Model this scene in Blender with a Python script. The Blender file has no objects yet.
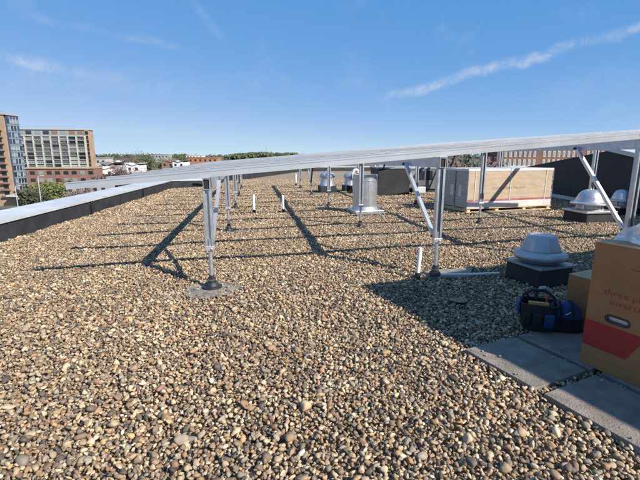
import bpy, bmesh, math, random
import numpy as np
from mathutils import Vector, Matrix, Euler
R = math.radians
random.seed(7); rng = np.random.default_rng(7)
SC = bpy.context.scene; COL = SC.collection

# ------------------------------------------------------------------ camera
EYE = 1.5; PITCH = R(11.6); FPX = 410.0
cam_d = bpy.data.cameras.new('camera'); cam = bpy.data.objects.new('camera', cam_d); COL.objects.link(cam)
cam_d.sensor_width = 36.0; cam_d.lens = 36.0*FPX/640.0; cam_d.clip_start = 0.05; cam_d.clip_end = 40000
cam.location = (0, 0, EYE); cam.rotation_euler = (math.pi/2-PITCH, 0, 0)
SC.camera = cam
def ray(u, v):
    x = (u-320)/FPX; y = (240-v)/FPX
    return Vector((x, math.cos(PITCH)+y*math.sin(PITCH), y*math.cos(PITCH)-math.sin(PITCH)))
def at(u, v, Y):                       # the point seen there at forward distance Y
    d = ray(u, v); return Vector((0, 0, EYE))+d*(Y/d.y)

# ------------------------------------------------------------------ sky and sun
SUN_EL = R(37.0); sa = Vector((0.775, -0.632)).normalized()
SUN = Vector((sa.x*math.cos(SUN_EL), sa.y*math.cos(SUN_EL), math.sin(SUN_EL)))
world = bpy.data.worlds.new('World'); SC.world = world; world.use_nodes = True
nt = world.node_tree; nt.nodes.clear()
def N(t, typ, **kw):
    n = t.nodes.new(typ)
    for k, v in kw.items(): setattr(n, k, v)
    return n
def MATH(t, op, a, b=None, c=None):
    n = N(t, 'ShaderNodeMath', operation=op)
    for i, s in enumerate((a, b, c)):
        if s is None: continue
        if isinstance(s, (int, float)): n.inputs[i].default_value = s
        else: t.links.new(s, n.inputs[i])
    return n.outputs[0]
def DOT(t, a, vec):
    n = N(t, 'ShaderNodeVectorMath', operation='DOT_PRODUCT'); t.links.new(a, n.inputs[0]); n.inputs[1].default_value = vec
    return n.outputs['Value']
def SMOOTH(t, x, a, b, lo=0.0, hi=1.0):
    n = N(t, 'ShaderNodeMapRange', interpolation_type='SMOOTHSTEP'); t.links.new(x, n.inputs[0])
    for i, v in enumerate((a, b, lo, hi)): n.inputs[i+1].default_value = v
    return n.outputs[0]
sky = N(nt, 'ShaderNodeTexSky', sky_type='NISHITA', sun_disc=False, sun_elevation=SUN_EL,
        sun_rotation=math.atan2(sa.x, sa.y), altitude=8000, air_density=1.0, dust_density=0.0, ozone_density=6.0)
bg = N(nt, 'ShaderNodeBackground'); bg.inputs['Strength'].default_value = 0.10
out = N(nt, 'ShaderNodeOutputWorld')
tc = N(nt, 'ShaderNodeTexCoord'); gen = tc.outputs['Generated']
nz = N(nt, 'ShaderNodeTexNoise'); nt.links.new(gen, nz.inputs['Vector']); nz.inputs['Scale'].default_value = 9; nz.inputs['Detail'].default_value = 7; nz.inputs['Roughness'].default_value = 0.62
nz2 = N(nt, 'ShaderNodeTexNoise'); nt.links.new(gen, nz2.inputs['Vector']); nz2.inputs['Scale'].default_value = 26; nz2.inputs['Detail'].default_value = 6
nz3 = N(nt, 'ShaderNodeTexNoise'); nt.links.new(gen, nz3.inputs['Vector']); nz3.inputs['Scale'].default_value = 16; nz3.inputs['Detail'].default_value = 9; nz3.inputs['Roughness'].default_value = 0.7; nz3.inputs['Distortion'].default_value = 0.6
def streak(d1, d2, width, amp, ext, wob):          # a wisp of cirrus along the great circle from d1 to d2
    d1 = d1.normalized(); d2 = d2.normalized(); nrm = d1.cross(d2).normalized(); mid = (d1+d2).normalized()
    tan = nrm.cross(mid).normalized(); half = math.acos(max(-1, min(1, d1.dot(d2))))/2
    dd = DOT(nt, gen, nrm); al = DOT(nt, gen, tan)
    off = MATH(nt, 'MULTIPLY_ADD', nz.outputs['Fac'], wob, -wob*0.5)
    off = MATH(nt, 'ADD', off, MATH(nt, 'MULTIPLY_ADD', nz2.outputs['Fac'], width*0.8, -width*0.4))
    ad = MATH(nt, 'ABSOLUTE', MATH(nt, 'ADD', dd, off))
    core = SMOOTH(nt, ad, 0.0, width, 1.0, 0.0)
    ends = MATH(nt, 'MULTIPLY', SMOOTH(nt, al, -half-ext, -half+ext), SMOOTH(nt, al, half+ext*3, half-ext, 0.0, 1.0))
    tex = SMOOTH(nt, nz3.outputs['Fac'], 0.34, 0.68, 0.12, 1.0)
    front = SMOOTH(nt, DOT(nt, gen, mid), 0.0, 0.2)
    return MATH(nt, 'MULTIPLY', MATH(nt, 'MULTIPLY', MATH(nt, 'MULTIPLY', core, ends), MATH(nt, 'MULTIPLY', tex, front)), amp)
c = streak(ray(385, 99), ray(690, 12), 0.0165, 0.52, 0.03, 0.05)
for a in ((ray(-60, 44), ray(72, 72), 0.020, 0.50, 0.03, 0.035), (ray(-80, 72), ray(140, 82), 0.040, 0.20, 0.08, 0.06),
          (ray(195, 4), ray(212, 24), 0.016, 0.20, 0.02, 0.03), (ray(30, 18), ray(170, 46), 0.014, 0.16, 0.03, 0.05),
          (ray(560, 92), ray(900, 60), 0.05, 0.14, 0.08, 0.08), (ray(-300, 0), ray(-500, -60), 0.05, 0.3, 0.08, 0.08)):
    c = MATH(nt, 'MAXIMUM', c, streak(*a))
hz = SMOOTH(nt, nz.outputs['Fac'], 0.55, 0.85, 0.0, 0.16)
c = MATH(nt, 'MAXIMUM', c, hz)
# grade the whole sky: compress its brightness range, pale towards the bright horizon
shs = N(nt, 'ShaderNodeSeparateColor', mode='HSV'); nt.links.new(sky.outputs[0], shs.inputs[0])
val = MATH(nt, 'MULTIPLY', MATH(nt, 'POWER', MATH(nt, 'MAXIMUM', shs.outputs[2], 0.02), 0.16), 4.25)
satf = N(nt, 'ShaderNodeMapRange'); nt.links.new(shs.outputs[2], satf.inputs[0])
for i_, v_ in enumerate((2.3, 9.0, 1.03, 0.62)): satf.inputs[i_+1].default_value = v_
sat = MATH(nt, 'MULTIPLY', shs.outputs[1], satf.outputs[0])
chs = N(nt, 'ShaderNodeCombineColor', mode='HSV'); nt.links.new(MATH(nt, 'SUBTRACT', shs.outputs[0], 0.016), chs.inputs[0]); nt.links.new(sat, chs.inputs[1]); nt.links.new(val, chs.inputs[2])
mx = N(nt, 'ShaderNodeMix', data_type='RGBA'); nt.links.new(c, mx.inputs['Factor']); nt.links.new(chs.outputs[0], mx.inputs['A'])
mx.inputs['B'].default_value = (4.9, 5.2, 5.6, 1)
nt.links.new(mx.outputs['Result'], bg.inputs['Color']); nt.links.new(bg.outputs[0], out.inputs['Surface'])
sl = bpy.data.lights.new('sun', 'SUN'); sl.energy = 5.0; sl.angle = R(0.53); sl.color = (1.0, 0.945, 0.86)
so = bpy.data.objects.new('sun', sl); COL.objects.link(so); so.rotation_euler = SUN.to_track_quat('Z', 'Y').to_euler(); so.location = (20, -18, 30)
SC.view_settings.view_transform = 'Standard'; SC.view_settings.look = 'None'; SC.view_settings.gamma = 1; SC.view_settings.use_curve_mapping = False
SC.view_settings.exposure = 0.55
SC.render.engine = 'CYCLES'
SC.cycles.max_bounces = 6; SC.cycles.transparent_max_bounces = 12

# ------------------------------------------------------------------ materials
MT = {}
def mat(name, col, rough=0.7, metal=0.0, var=0.12, scale=6.0, bump=0.0, bscale=40.0, detail=5, spec=None, tint=None):
    m = bpy.data.materials.new(name); m.use_nodes = True; t = m.node_tree; b = t.nodes['Principled BSDF']
    b.inputs['Roughness'].default_value = rough; b.inputs['Metallic'].default_value = metal
    if spec is not None: b.inputs['Specular IOR Level'].default_value = spec
    tcn = N(t, 'ShaderNodeTexCoord'); no = N(t, 'ShaderNodeTexNoise'); t.links.new(tcn.outputs['Object'], no.inputs['Vector'])
    no.inputs['Scale'].default_value = scale; no.inputs['Detail'].default_value = detail; no.inputs['Roughness'].default_value = 0.6
    r = N(t, 'ShaderNodeValToRGB'); t.links.new(no.outputs['Fac'], r.inputs[0])
    lo = [max(0, x*(1-var)) for x in col]; hi = [min(1, x*(1+var)) for x in (tint or col)]
    r.color_ramp.elements[0].position = 0.32; r.color_ramp.elements[1].position = 0.68
    r.color_ramp.elements[0].color = (*lo, 1); r.color_ramp.elements[1].color = (*hi, 1)
    t.links.new(r.outputs[0], b.inputs['Base Color'])
    rr = N(t, 'ShaderNodeMapRange'); t.links.new(no.outputs['Fac'], rr.inputs[0]); rr.inputs[3].default_value = max(0.02, rough-0.08); rr.inputs[4].default_value = min(1, rough+0.08)
    t.links.new(rr.outputs[0], b.inputs['Roughness'])
    if bump:
        n2 = N(t, 'ShaderNodeTexNoise'); t.links.new(tcn.outputs['Object'], n2.inputs['Vector']); n2.inputs['Scale'].default_value = bscale; n2.inputs['Detail'].default_value = 4
        bp = N(t, 'ShaderNodeBump'); bp.inputs['Strength'].default_value = bump; bp.inputs['Distance'].default_value = 0.02
        t.links.new(n2.outputs['Fac'], bp.inputs['Height']); t.links.new(bp.outputs[0], b.inputs['Normal'])
    MT[name] = m; return m
mat('galv', (0.52, 0.54, 0.56), 0.42, 0.75, 0.16, 14, 0.05, 60)
mat('alum', (0.66, 0.67, 0.68), 0.36, 0.7, 0.035, 2, 0.0)
mat('alum_dull', (0.42, 0.43, 0.44), 0.5, 0.5, 0.18, 7, 0.05, 30)
mat('spun', (0.55, 0.56, 0.56), 0.36, 0.75, 0.10, 9, 0.04, 30)
mat('grey_paint', (0.24, 0.27, 0.29), 0.45, 0.2, 0.10, 8)
mat('hole_shade', (0.012, 0.012, 0.013), 0.8, 0, 0.1)  # near-black standing for the shade inside holes and gaps
mat('rubber', (0.022, 0.022, 0.024), 0.5, 0, 0.35, 12, 0.3, 30)
mat('membrane', (0.022, 0.022, 0.025), 0.7, 0, 0.45, 2.2, 0.7, 4)
mat('patch', (0.21, 0.185, 0.155), 0.85, 0, 0.5, 7, 0.3, 60)
mat('coping', (0.52, 0.53, 0.52), 0.45, 0.05, 0.13, 1.6, 0.08, 6, detail=9)
mat('pvc', (0.82, 0.82, 0.80), 0.35, 0, 0.05, 8)
mat('concrete', (0.215, 0.18, 0.145), 0.9, 0, 0.30, 7, 0.5, 80, detail=9)
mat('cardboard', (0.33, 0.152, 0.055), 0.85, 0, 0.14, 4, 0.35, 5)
mat('cardboard_lit', (0.50, 0.33, 0.18), 0.85, 0, 0.08, 9)  # paler than the body: light on the top flaps put into the colour
mat('carton_red', (0.33, 0.024, 0.018), 0.75, 0, 0.12, 9)
mat('print_red', (0.33, 0.055, 0.035), 0.8, 0, 0.2, 40)
mat('print_brown', (0.20, 0.085, 0.04), 0.8, 0, 0.1, 30)
mat('crate_card', (0.42, 0.295, 0.165), 0.8, 0, 0.08, 3, 0.1, 10)
mat('wrap', (0.62, 0.60, 0.57), 0.3, 0, 0.10, 4, 0.4, 9)
mat('crate_shade', (0.33, 0.31, 0.29), 0.6, 0, 0.12, 4, 0.2, 9)  # shade on the crate's end, put into the colour
mat('pallet_wood', (0.55, 0.42, 0.24), 0.85, 0, 0.18, 8, 0.2, 40)
mat('bag_black', (0.012, 0.012, 0.014), 0.75, 0, 0.4, 30, 0.4, 90)
mat('bag_blue', (0.010, 0.040, 0.15), 0.65, 0, 0.25, 20, 0.4, 90)
mat('tool_yellow', (0.40, 0.25, 0.03), 0.45, 0, 0.1, 9)
mat('tool_red', (0.42, 0.05, 0.03), 0.45, 0, 0.1, 9)
mat('steel', (0.45, 0.46, 0.47), 0.3, 0.9, 0.1, 20)
mat('clad', (0.55, 0.49, 0.42), 0.6, 0.2, 0.08, 2)
mat('clad_dark', (0.13, 0.13, 0.135), 0.6, 0.1, 0.15, 2)
mat('door_paint', (0.22, 0.24, 0.26), 0.5, 0, 0.08, 3)
mat('brick_wall', (0.30, 0.15, 0.10), 0.9, 0, 0.2, 0.8)
mat('brick_red', (0.23, 0.13, 0.10), 0.9, 0, 0.18, 0.5)
mat('tan_brick', (0.38, 0.265, 0.17), 0.9, 0, 0.15, 0.4)
mat('cream', (0.46, 0.45, 0.40), 0.85, 0, 0.08, 0.3)
mat('white_wall', (0.72, 0.71, 0.68), 0.85, 0, 0.06, 0.4)
mat('grey_wall', (0.34, 0.33, 0.33), 0.85, 0, 0.1, 0.4)
mat('facade_grey', (0.28, 0.29, 0.27), 0.85, 0, 0.12, 0.3)
mat('glass_dark', (0.030, 0.035, 0.042), 0.12, 0, 0.5, 0.3, spec=0.8)
mat('glass_blue', (0.06, 0.10, 0.16), 0.10, 0.3, 0.3, 0.2, spec=0.9)
mat('glass_pale', (0.25, 0.29, 0.30), 0.2, 0, 0.3, 0.3, spec=0.8)
mat('shingle', (0.16, 0.14, 0.13), 0.95, 0, 0.2, 1.0)
mat('tile_orange', (0.36, 0.17, 0.09), 0.9, 0, 0.15, 1.0)
mat('asphalt', (0.07, 0.07, 0.072), 0.9, 0, 0.25, 0.2)
mat('town_ground', (0.13, 0.115, 0.075), 0.95, 0, 0.4, 0.03)
mat('bark', (0.13, 0.095, 0.07), 0.95, 0, 0.3, 3)
mat('leaf_green', (0.075, 0.090, 0.036), 0.8, 0, 0.45, 0.35)
mat('leaf_dark', (0.052, 0.062, 0.032), 0.8, 0, 0.4, 0.3)
mat('leaf_spring', (0.13, 0.15, 0.045), 0.8, 0, 0.4, 0.35)
mat('twig', (0.15, 0.10, 0.085), 0.9, 0, 0.35, 0.5)
mat('lamp_metal', (0.55, 0.57, 0.58), 0.5, 0.3, 0.1, 2)

def film_mat():
    m = bpy.data.materials.new('film'); m.use_nodes = True; t = m.node_tree; b = t.nodes['Principled BSDF']
    b.inputs['Base Color'].default_value = (0.8, 0.82, 0.84, 1); b.inputs['Roughness'].default_value = 0.12
    no = N(t, 'ShaderNodeTexNoise'); no.inputs['Scale'].default_value = 14; no.inputs['Detail'].default_value = 5
    tcn = N(t, 'ShaderNodeTexCoord'); t.links.new(tcn.outputs['Object'], no.inputs['Vector'])
    mr = N(t, 'ShaderNodeMapRange'); t.links.new(no.outputs['Fac'], mr.inputs[0]); mr.inputs[1].default_value = 0.3; mr.inputs[2].default_value = 0.7; mr.inputs[3].default_value = 0.25; mr.inputs[4].default_value = 0.7
    t.links.new(mr.outputs[0], b.inputs['Alpha']); MT['film'] = m
def film_thin():
    m = bpy.data.materials.new('film_thin'); m.use_nodes = True; t = m.node_tree; b = t.nodes['Principled BSDF']
    b.inputs['Base Color'].default_value = (0.75, 0.76, 0.78, 1); b.inputs['Roughness'].default_value = 0.18
    tcn = N(t, 'ShaderNodeTexCoord'); mp = N(t, 'ShaderNodeMapping'); t.links.new(tcn.outputs['Object'], mp.inputs[0]); mp.inputs['Scale'].default_value = (1.2, 1.2, 5.0)
    no = N(t, 'ShaderNodeTexNoise'); no.inputs['Scale'].default_value = 2.5; no.inputs['Detail'].default_value = 6; t.links.new(mp.outputs[0], no.inputs['Vector'])
    mr = N(t, 'ShaderNodeMapRange'); t.links.new(no.outputs['Fac'], mr.inputs[0]); mr.inputs[1].default_value = 0.35; mr.inputs[2].default_value = 0.7; mr.inputs[3].default_value = 0.04; mr.inputs[4].default_value = 0.24
    t.links.new(mr.outputs[0], b.inputs['Alpha']); bp = N(t, 'ShaderNodeBump'); bp.inputs['Strength'].default_value = 0.6; bp.inputs['Distance'].default_value = 0.03; t.links.new(no.outputs['Fac'], bp.inputs['Height']); t.links.new(bp.outputs[0], b.inputs['Normal']); MT['film_thin'] = m
film_mat(); film_thin()

STONE = [(0.00, (0.075, 0.068, 0.062)), (0.03, (0.125, 0.108, 0.092)), (0.13, (0.185, 0.145, 0.105)), (0.22, (0.265, 0.205, 0.140)), (0.32, (0.345, 0.275, 0.185)),
         (0.42, (0.245, 0.225, 0.195)), (0.50, (0.415, 0.345, 0.240)), (0.60, (0.315, 0.285, 0.240)), (0.68, (0.475, 0.400, 0.285)), (0.78, (0.310, 0.205, 0.125)),
         (0.85, (0.515, 0.445, 0.335)), (0.90, (0.225, 0.150, 0.110)), (0.94, (0.430, 0.290, 0.150)), (0.98, (0.610, 0.560, 0.460))]
def stone_mat(name, far=False):
    m = bpy.data.materials.new(name); m.use_nodes = True; t = m.node_tree; b = t.nodes['Principled BSDF']
    b.inputs['Roughness'].default_value = 0.72
    tcn = N(t, 'ShaderNodeTexCoord')
    r = N(t, 'ShaderNodeValToRGB'); r.color_ramp.interpolation = 'CONSTANT'
    while len(r.color_ramp.elements) < len(STONE): r.color_ramp.elements.new(0.5)
    for e, (p, cc) in zip(r.color_ramp.elements, STONE): e.position = p; e.color = (cc[0]*1.05, cc[1]*0.93, cc[2]*0.785, 1)
    if not far:
        oi = N(t, 'ShaderNodeObjectInfo'); t.links.new(oi.outputs['Random'], r.inputs[0]); rnd = oi.outputs['Random']
        off = N(t, 'ShaderNodeVectorMath', operation='MULTIPLY_ADD'); t.links.new(tcn.outputs['Object'], off.inputs[0]); off.inputs[1].default_value = (1, 1, 1)
        cmb = N(t, 'ShaderNodeCombineXYZ'); mm = MATH(t, 'MULTIPLY', rnd, 57.0); t.links.new(mm, cmb.inputs[0]); t.links.new(MATH(t, 'MULTIPLY', rnd, 131.0), cmb.inputs[1])
        t.links.new(cmb.outputs[0], off.inputs[2]); vec = off.outputs[0]; ns = 2.2
    else:
        vo = N(t, 'ShaderNodeTexVoronoi'); vo.inputs['Scale'].default_value = 24; t.links.new(tcn.outputs['Object'], vo.inputs['Vector'])
        sp = N(t, 'ShaderNodeSeparateColor'); t.links.new(vo.outputs['Color'], sp.inputs[0]); t.links.new(sp.outputs[0], r.inputs[0]); rnd = sp.outputs[1]; vec = tcn.outputs['Object']; ns = 60
        bp = N(t, 'ShaderNodeBump'); bp.invert = True; bp.inputs['Strength'].default_value = 1.0; bp.inputs['Distance'].default_value = 0.03
        t.links.new(vo.outputs['Distance'], bp.inputs['Height']); t.links.new(bp.outputs[0], b.inputs['Normal'])
    no = N(t, 'ShaderNodeTexNoise'); t.links.new(vec, no.inputs['Vector']); no.inputs['Scale'].default_value = ns; no.inputs['Detail'].default_value = 6
    mr = N(t, 'ShaderNodeMapRange'); t.links.new(no.outputs['Fac'], mr.inputs[0]); mr.inputs[1].default_value = 0.25; mr.inputs[2].default_value = 0.75; mr.inputs[3].default_value = 0.70; mr.inputs[4].default_value = 1.22
    hs = MATH(t, 'MULTIPLY', mr.outputs[0], MATH(t, 'MULTIPLY_ADD', MATH(t, 'FRACT', MATH(t, 'MULTIPLY', rnd, 37.0)), 0.35, 0.86))
    if not far:
        n3 = N(t, 'ShaderNodeTexNoise'); t.links.new(oi.outputs['Location'], n3.inputs['Vector']); n3.inputs['Scale'].default_value = 1.1; n3.inputs['Detail'].default_value = 4
        hs = MATH(t, 'MULTIPLY', hs, SMOOTH(t, n3.outputs['Fac'], 0.3, 0.7, 0.84, 1.10))
    mu = N(t, 'ShaderNodeMix', data_type='RGBA', blend_type='MULTIPLY'); mu.inputs['Factor'].default_value = 1
    t.links.new(r.outputs[0], mu.inputs['A']); t.links.new(hs, mu.inputs['B']); t.links.new(mu.outputs['Result'], b.inputs['Base Color'])
    MT[name] = m
stone_mat('stone'); stone_mat('stone_far', True)

# ------------------------------------------------------------------ mesh helpers
class MB:
    def __init__(s): s.v = []; s.f = []; s.m = []
    def add(s, vs, fs, mi=0):
        o = len(s.v); s.v += [tuple(p) for p in vs]; s.f += [tuple(i+o for i in f) for f in fs]; s.m += [mi]*len(fs); return s
    def box(s, lo, hi, mi=0, M=None):
        x0, y0, z0 = lo; x1, y1, z1 = hi
        vs = [Vector(p) for p in ((x0,y0,z0),(x1,y0,z0),(x1,y1,z0),(x0,y1,z0),(x0,y0,z1),(x1,y0,z1),(x1,y1,z1),(x0,y1,z1))]
        if M is not None: vs = [M @ p for p in vs]
        return s.add(vs, [(0,3,2,1),(4,5,6,7),(0,1,5,4),(1,2,6,5),(2,3,7,6),(3,0,4,7)], mi)
    def bar(s, a, b, w, d, up=(0,0,1), mi=0):       # rectangular bar from a to b
        a = Vector(a); b = Vector(b); z = (b-a).normalized(); x = Vector(up).cross(z)
        if x.length < 1e-4: x = Vector((1,0,0)).cross(z)
        x.normalize(); y = z.cross(x)
        vs = []
        for p in (a, b):
            for sx, sy in ((-1,-1),(1,-1),(1,1),(-1,1)): vs.append(p+x*sx*w/2+y*sy*d/2)
        return s.add(vs, [(3,2,1,0),(4,5,6,7),(0,1,5,4),(1,2,6,5),(2,3,7,6),(3,0,4,7)], mi)
    def tube(s, pts, rad, n=10, mi=0, cap=True):
        pts = [Vector(p) for p in pts]; rs = rad if isinstance(rad, (list, tuple)) else [rad]*len(pts)
        vs = []; fs = []
        for i, p in enumerate(pts):
            d = (pts[min(i+1, len(pts)-1)]-pts[max(i-1, 0)]).normalized()
            x = d.cross(Vector((0,0,1))); 
            if x.length < 1e-3: x = Vector((1,0,0))
            x.normalize(); y = d.cross(x)
            for k in range(n):
                a = 2*math.pi*k/n; vs.append(p+(x*math.cos(a)+y*math.sin(a))*rs[i])
        for i in range(len(pts)-1):
            for k in range(n):
                fs.append((i*n+k, (i+1)*n+k, (i+1)*n+(k+1)%n, i*n+(k+1)%n))
        if cap: fs.append(tuple(range(n))); fs.append(tuple(reversed(range((len(pts)-1)*n, len(pts)*n))))
        return s.add(vs, fs, mi)
    def lathe(s, prof, n=32, mi=0, c=(0,0,0), a0=0.0):
        vs = []; fs = []; c = Vector(c)
        for (r, z) in prof:
            for k in range(n):
                a = a0+2*math.pi*k/n; vs.append(c+Vector((r*math.cos(a), r*math.sin(a), z)))
        for i in range(len(prof)-1):
            for k in range(n): fs.append((i*n+k, i*n+(k+1)%n, (i+1)*n+(k+1)%n, (i+1)*n+k))
        fs.append(tuple(reversed(range(n)))); fs.append(tuple(range((len(prof)-1)*n, len(prof)*n)))
        return s.add(vs, fs, mi)
    def prism(s, poly, z0, z1, mi=0, mtop=None):
        n = len(poly); vs = [Vector((p[0], p[1], z0)) for p in poly]+[Vector((p[0], p[1], z1)) for p in poly]
        s.add(vs, [(i, (i+1)%n, n+(i+1)%n, n+i) for i in range(n)]+[tuple(reversed(range(n)))], mi)
        return s.add(vs[n:], [tuple(range(n))], mi if mtop is None else mtop)
    def mesh(s, name, mats, smooth=False, bevel=0.0):
        me = bpy.data.meshes.new(name); me.from_pydata(s.v, [], s.f)
        for m in (mats if isinstance(mats, (list, tuple)) else [mats]): me.materials.append(MT[m])
        me.polygons.foreach_set('material_index', s.m)
        if bevel:
            bm = bmesh.new(); bm.from_mesh(me)
            es = [e for e in bm.edges if len(e.link_faces) == 2 and e.calc_face_angle(0) > 0.6]
            bmesh.ops.bevel(bm, geom=es, offset=bevel, segments=2, affect='EDGES', profile=0.5, clamp_overlap=True)
            bm.to_mesh(me); bm.free()
        if smooth: me.shade_smooth() if hasattr(me, 'shade_smooth') else None
        me.update(); return me
    def build(s, name, mats, parent=None, smooth=False, bevel=0.0, loc=(0,0,0), rot=(0,0,0), auto=None):
        o = bpy.data.objects.new(name, s.mesh(name, mats, smooth or auto is not None, bevel)); COL.objects.link(o)
        o.location = loc; o.rotation_euler = rot
        if parent: o.parent = parent
        if auto is not None:
            me = o.data; bm = bmesh.new(); bm.from_mesh(me)
            for e in bm.edges: e.smooth = not (len(e.link_faces) == 2 and e.calc_face_angle(0) > auto)
            bm.to_mesh(me); bm.free()
        return o
def tag(o, label, cat, group=None):
    o['label'] = label; o['category'] = cat
    if group: o['group'] = group
    return o
def thing(name, label, cat, loc=(0,0,0), rz=0.0, group=None):
    o = bpy.data.objects.new(name, None); COL.objects.link(o); o.location = loc; o.rotation_euler = (0, 0, rz); o.empty_display_size = 0.2
    return tag(o, label, cat, group)
def struct(o): o['kind'] = 'structure'; return o
def inst(name, me, parent, loc=(0,0,0), rot=(0,0,0), scl=(1,1,1)):
    o = bpy.data.objects.new(name, me); COL.objects.link(o); o.location = loc; o.rotation_euler = rot; o.scale = scl
    if parent: o.parent = parent
    return o
def text(name, body, size, matn, parent, M, ext=0.0006, align='LEFT', sx=1.0):
    cu = bpy.data.curves.new(name, 'FONT'); cu.body = body; cu.size = size; cu.extrude = ext; cu.align_x = align; cu.resolution_u = 2
    t = bpy.data.objects.new(name, cu); COL.objects.link(t)
    dg = bpy.context.evaluated_depsgraph_get(); me = bpy.data.meshes.new_from_object(t.evaluated_get(dg))
    bpy.data.objects.remove(t); me.materials.clear(); me.materials.append(MT[matn])
    o = bpy.data.objects.new(name, me); COL.objects.link(o); o.parent = parent; o.matrix_local = M @ Matrix.Diagonal((sx, 1, 1, 1))
    return o

H = EYE
def P(x, y): return (x*H, y*H)

# ------------------------------------------------------------------ roof outline
inner = [P(-2.05, -10.5), P(-4.69, 13.07), P(-3.78, 13.40), P(-3.74, 16.8), P(-1.25, 28.3), P(7.2, 29.8), P(6.6, 11.7), P(6.4, -10.5)]
GROUND_Z = -16.5
def offset_poly(poly, d):
    n = len(poly); res = []; 
    area = sum(poly[i][0]*poly[(i+1)%n][1]-poly[(i+1)%n][0]*poly[i][1] for i in range(n))
    sgn = 1 if area > 0 else -1
    for i in range(n):
        a, b, c = Vector(poly[i-1]), Vector(poly[i]), Vector(poly[(i+1)%n])
        d1 = (b-a).normalized(); d2 = (c-b).normalized(); n1 = Vector((d1.y, -d1.x))*sgn; n2 = Vector((d2.y, -d2.x))*sgn
        bis = (n1+n2).normalized(); res.append(tuple(b+bis*(d/max(0.3, bis.dot(n1)))))
    return res
COPW = 0.66
outer = offset_poly(inner, COPW)
ccw = list(reversed(outer)) if sum(outer[i][0]*outer[(i+1)%len(outer)][1]-outer[(i+1)%len(outer)][0]*outer[i][1] for i in range(len(outer))) < 0 else outer
mb = MB(); mb.prism(ccw, GROUND_Z, -0.060, 0, 1)
roof = struct(mb.build('roof_deck', ['brick_wall', 'stone_far']))
roof['label'] = 'flat roof covered with loose rounded river pebbles'

par = thing('parapet_wall', 'low black parapet with wide pale metal coping around the gravel roof', 'parapet wall')
PH = 0.385
segs = [(0, 1), (1, 2), (2, 3), (3, 4), (4, 5), (5, 6)]
for k, (i, j) in enumerate(segs):
    a, b = Vector(inner[i]), Vector(inner[j]); ao, bo = Vector(outer[i]), Vector(outer[j])
    zt = PH - 0.03
    mb = MB(); mb.add([(*a, -0.055), (*b, -0.055), (*bo, -0.055), (*ao, -0.055), (*a, zt), (*b, zt), (*bo, zt+0.02), (*ao, zt+0.02)],
                      [(0,3,2,1),(4,5,6,7),(0,1,5,4),(1,2,6,5),(2,3,7,6),(3,0,4,7)])
    mb.build('wall', 'membrane', par)
    L = (b-a).length; n = max(1, round(L/3.0))
    nl = max(1, int(L/4.3)); dr = (b-a).normalized(); nn = (a-ao).normalized()
    for q in range(1, nl):
        c0 = a.lerp(b, q/nl)+nn*0.003; mb = MB(); mb.bar((*(c0), -0.05), (*(c0+dr*0.01), zt-0.012), 0.10, 0.006, up=(nn.x, nn.y, 0)); mb.build('lap_strip', 'membrane', par)
    for q in range(n):
        t0 = q/n; t1 = (q+1)/n; g = 0.006/L
        if q > 0: t0 += g
        if q < n-1: t1 -= g
        p0 = a.lerp(b, t0); p1 = a.lerp(b, t1); r0 = ao.lerp(bo, t0); r1 = ao.lerp(bo, t1)
        e0 = (p0-r0).normalized()*0.03; 
        p0 = p0+e0; p1 = p1+e0; r0 = r0-e0; r1 = r1-e0
        mb = MB(); z = zt+0.004; th = 0.045
        mb.add([(*p0, z-0.03), (*p1, z-0.03), (*r1, z-0.01), (*r0, z-0.01), (*p0, z+th-0.02), (*p1, z+th-0.02), (*r1, z+0.02+th), (*r0, z+0.02+th)],
               [(0,3,2,1),(4,5,6,7),(0,1,5,4),(1,2,6,5),(2,3,7,6),(3,0,4,7)])
        mb.build('coping_section', 'coping', par)

# ------------------------------------------------------------------ black raised wall on the right
bw = thing('membrane_wall', 'tall black wall with peaked top and white base flashing behind the domed ventilators', 'wall', (*P(5.56, 7.0), 0))
def bwp(Y): return (0.045*(7.0-Y)*-1*H*0.9+0, (Y-7.0)*H)
prof = [(4.4, 0.80), (6.95, 0.915), (8.15, 1.10), (11.6, 0.70)]
mb = MB(); vs = []
for Y, z in prof:
    x, y = bwp(Y); vs += [(x, y, -0.02), (x+0.45, y, -0.02), (x, y, z*H), (x+0.45, y, z*H)]
fs = [(0, 1, 3, 2)]
for i in range(len(prof)-1):
    o = 4*i; fs += [(o, o+2, o+6, o+4), (o+2, o+3, o+7, o+6), (o+1, o+5, o+7, o+3), (o, o+4, o+5, o+1)]
o = 4*(len(prof)-1); fs += [(o, o+2, o+3, o+1)]
mb.add(vs, fs); mb.build('wall', 'membrane', bw)
for i in range(2):
    (Y0, z0), (Y1, z1) = prof[i], prof[i+1]; a = bwp(Y0); b = bwp(Y1)
    mb = MB(); mb.bar((a[0]+0.20, a[1], z0*H+0.06), (b[0]+0.20, b[1], z1*H+0.06), 0.60, 0.115); mb.build('coping_section', 'coping', bw)
a = bwp(7.2); b = bwp(11.55)
mb = MB(); mb.bar((a[0]-0.02, a[1], 0.085), (b[0]-0.02, b[1], 0.085), 0.03, 0.12); mb.build('base_flashing', 'coping', bw)

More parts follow.
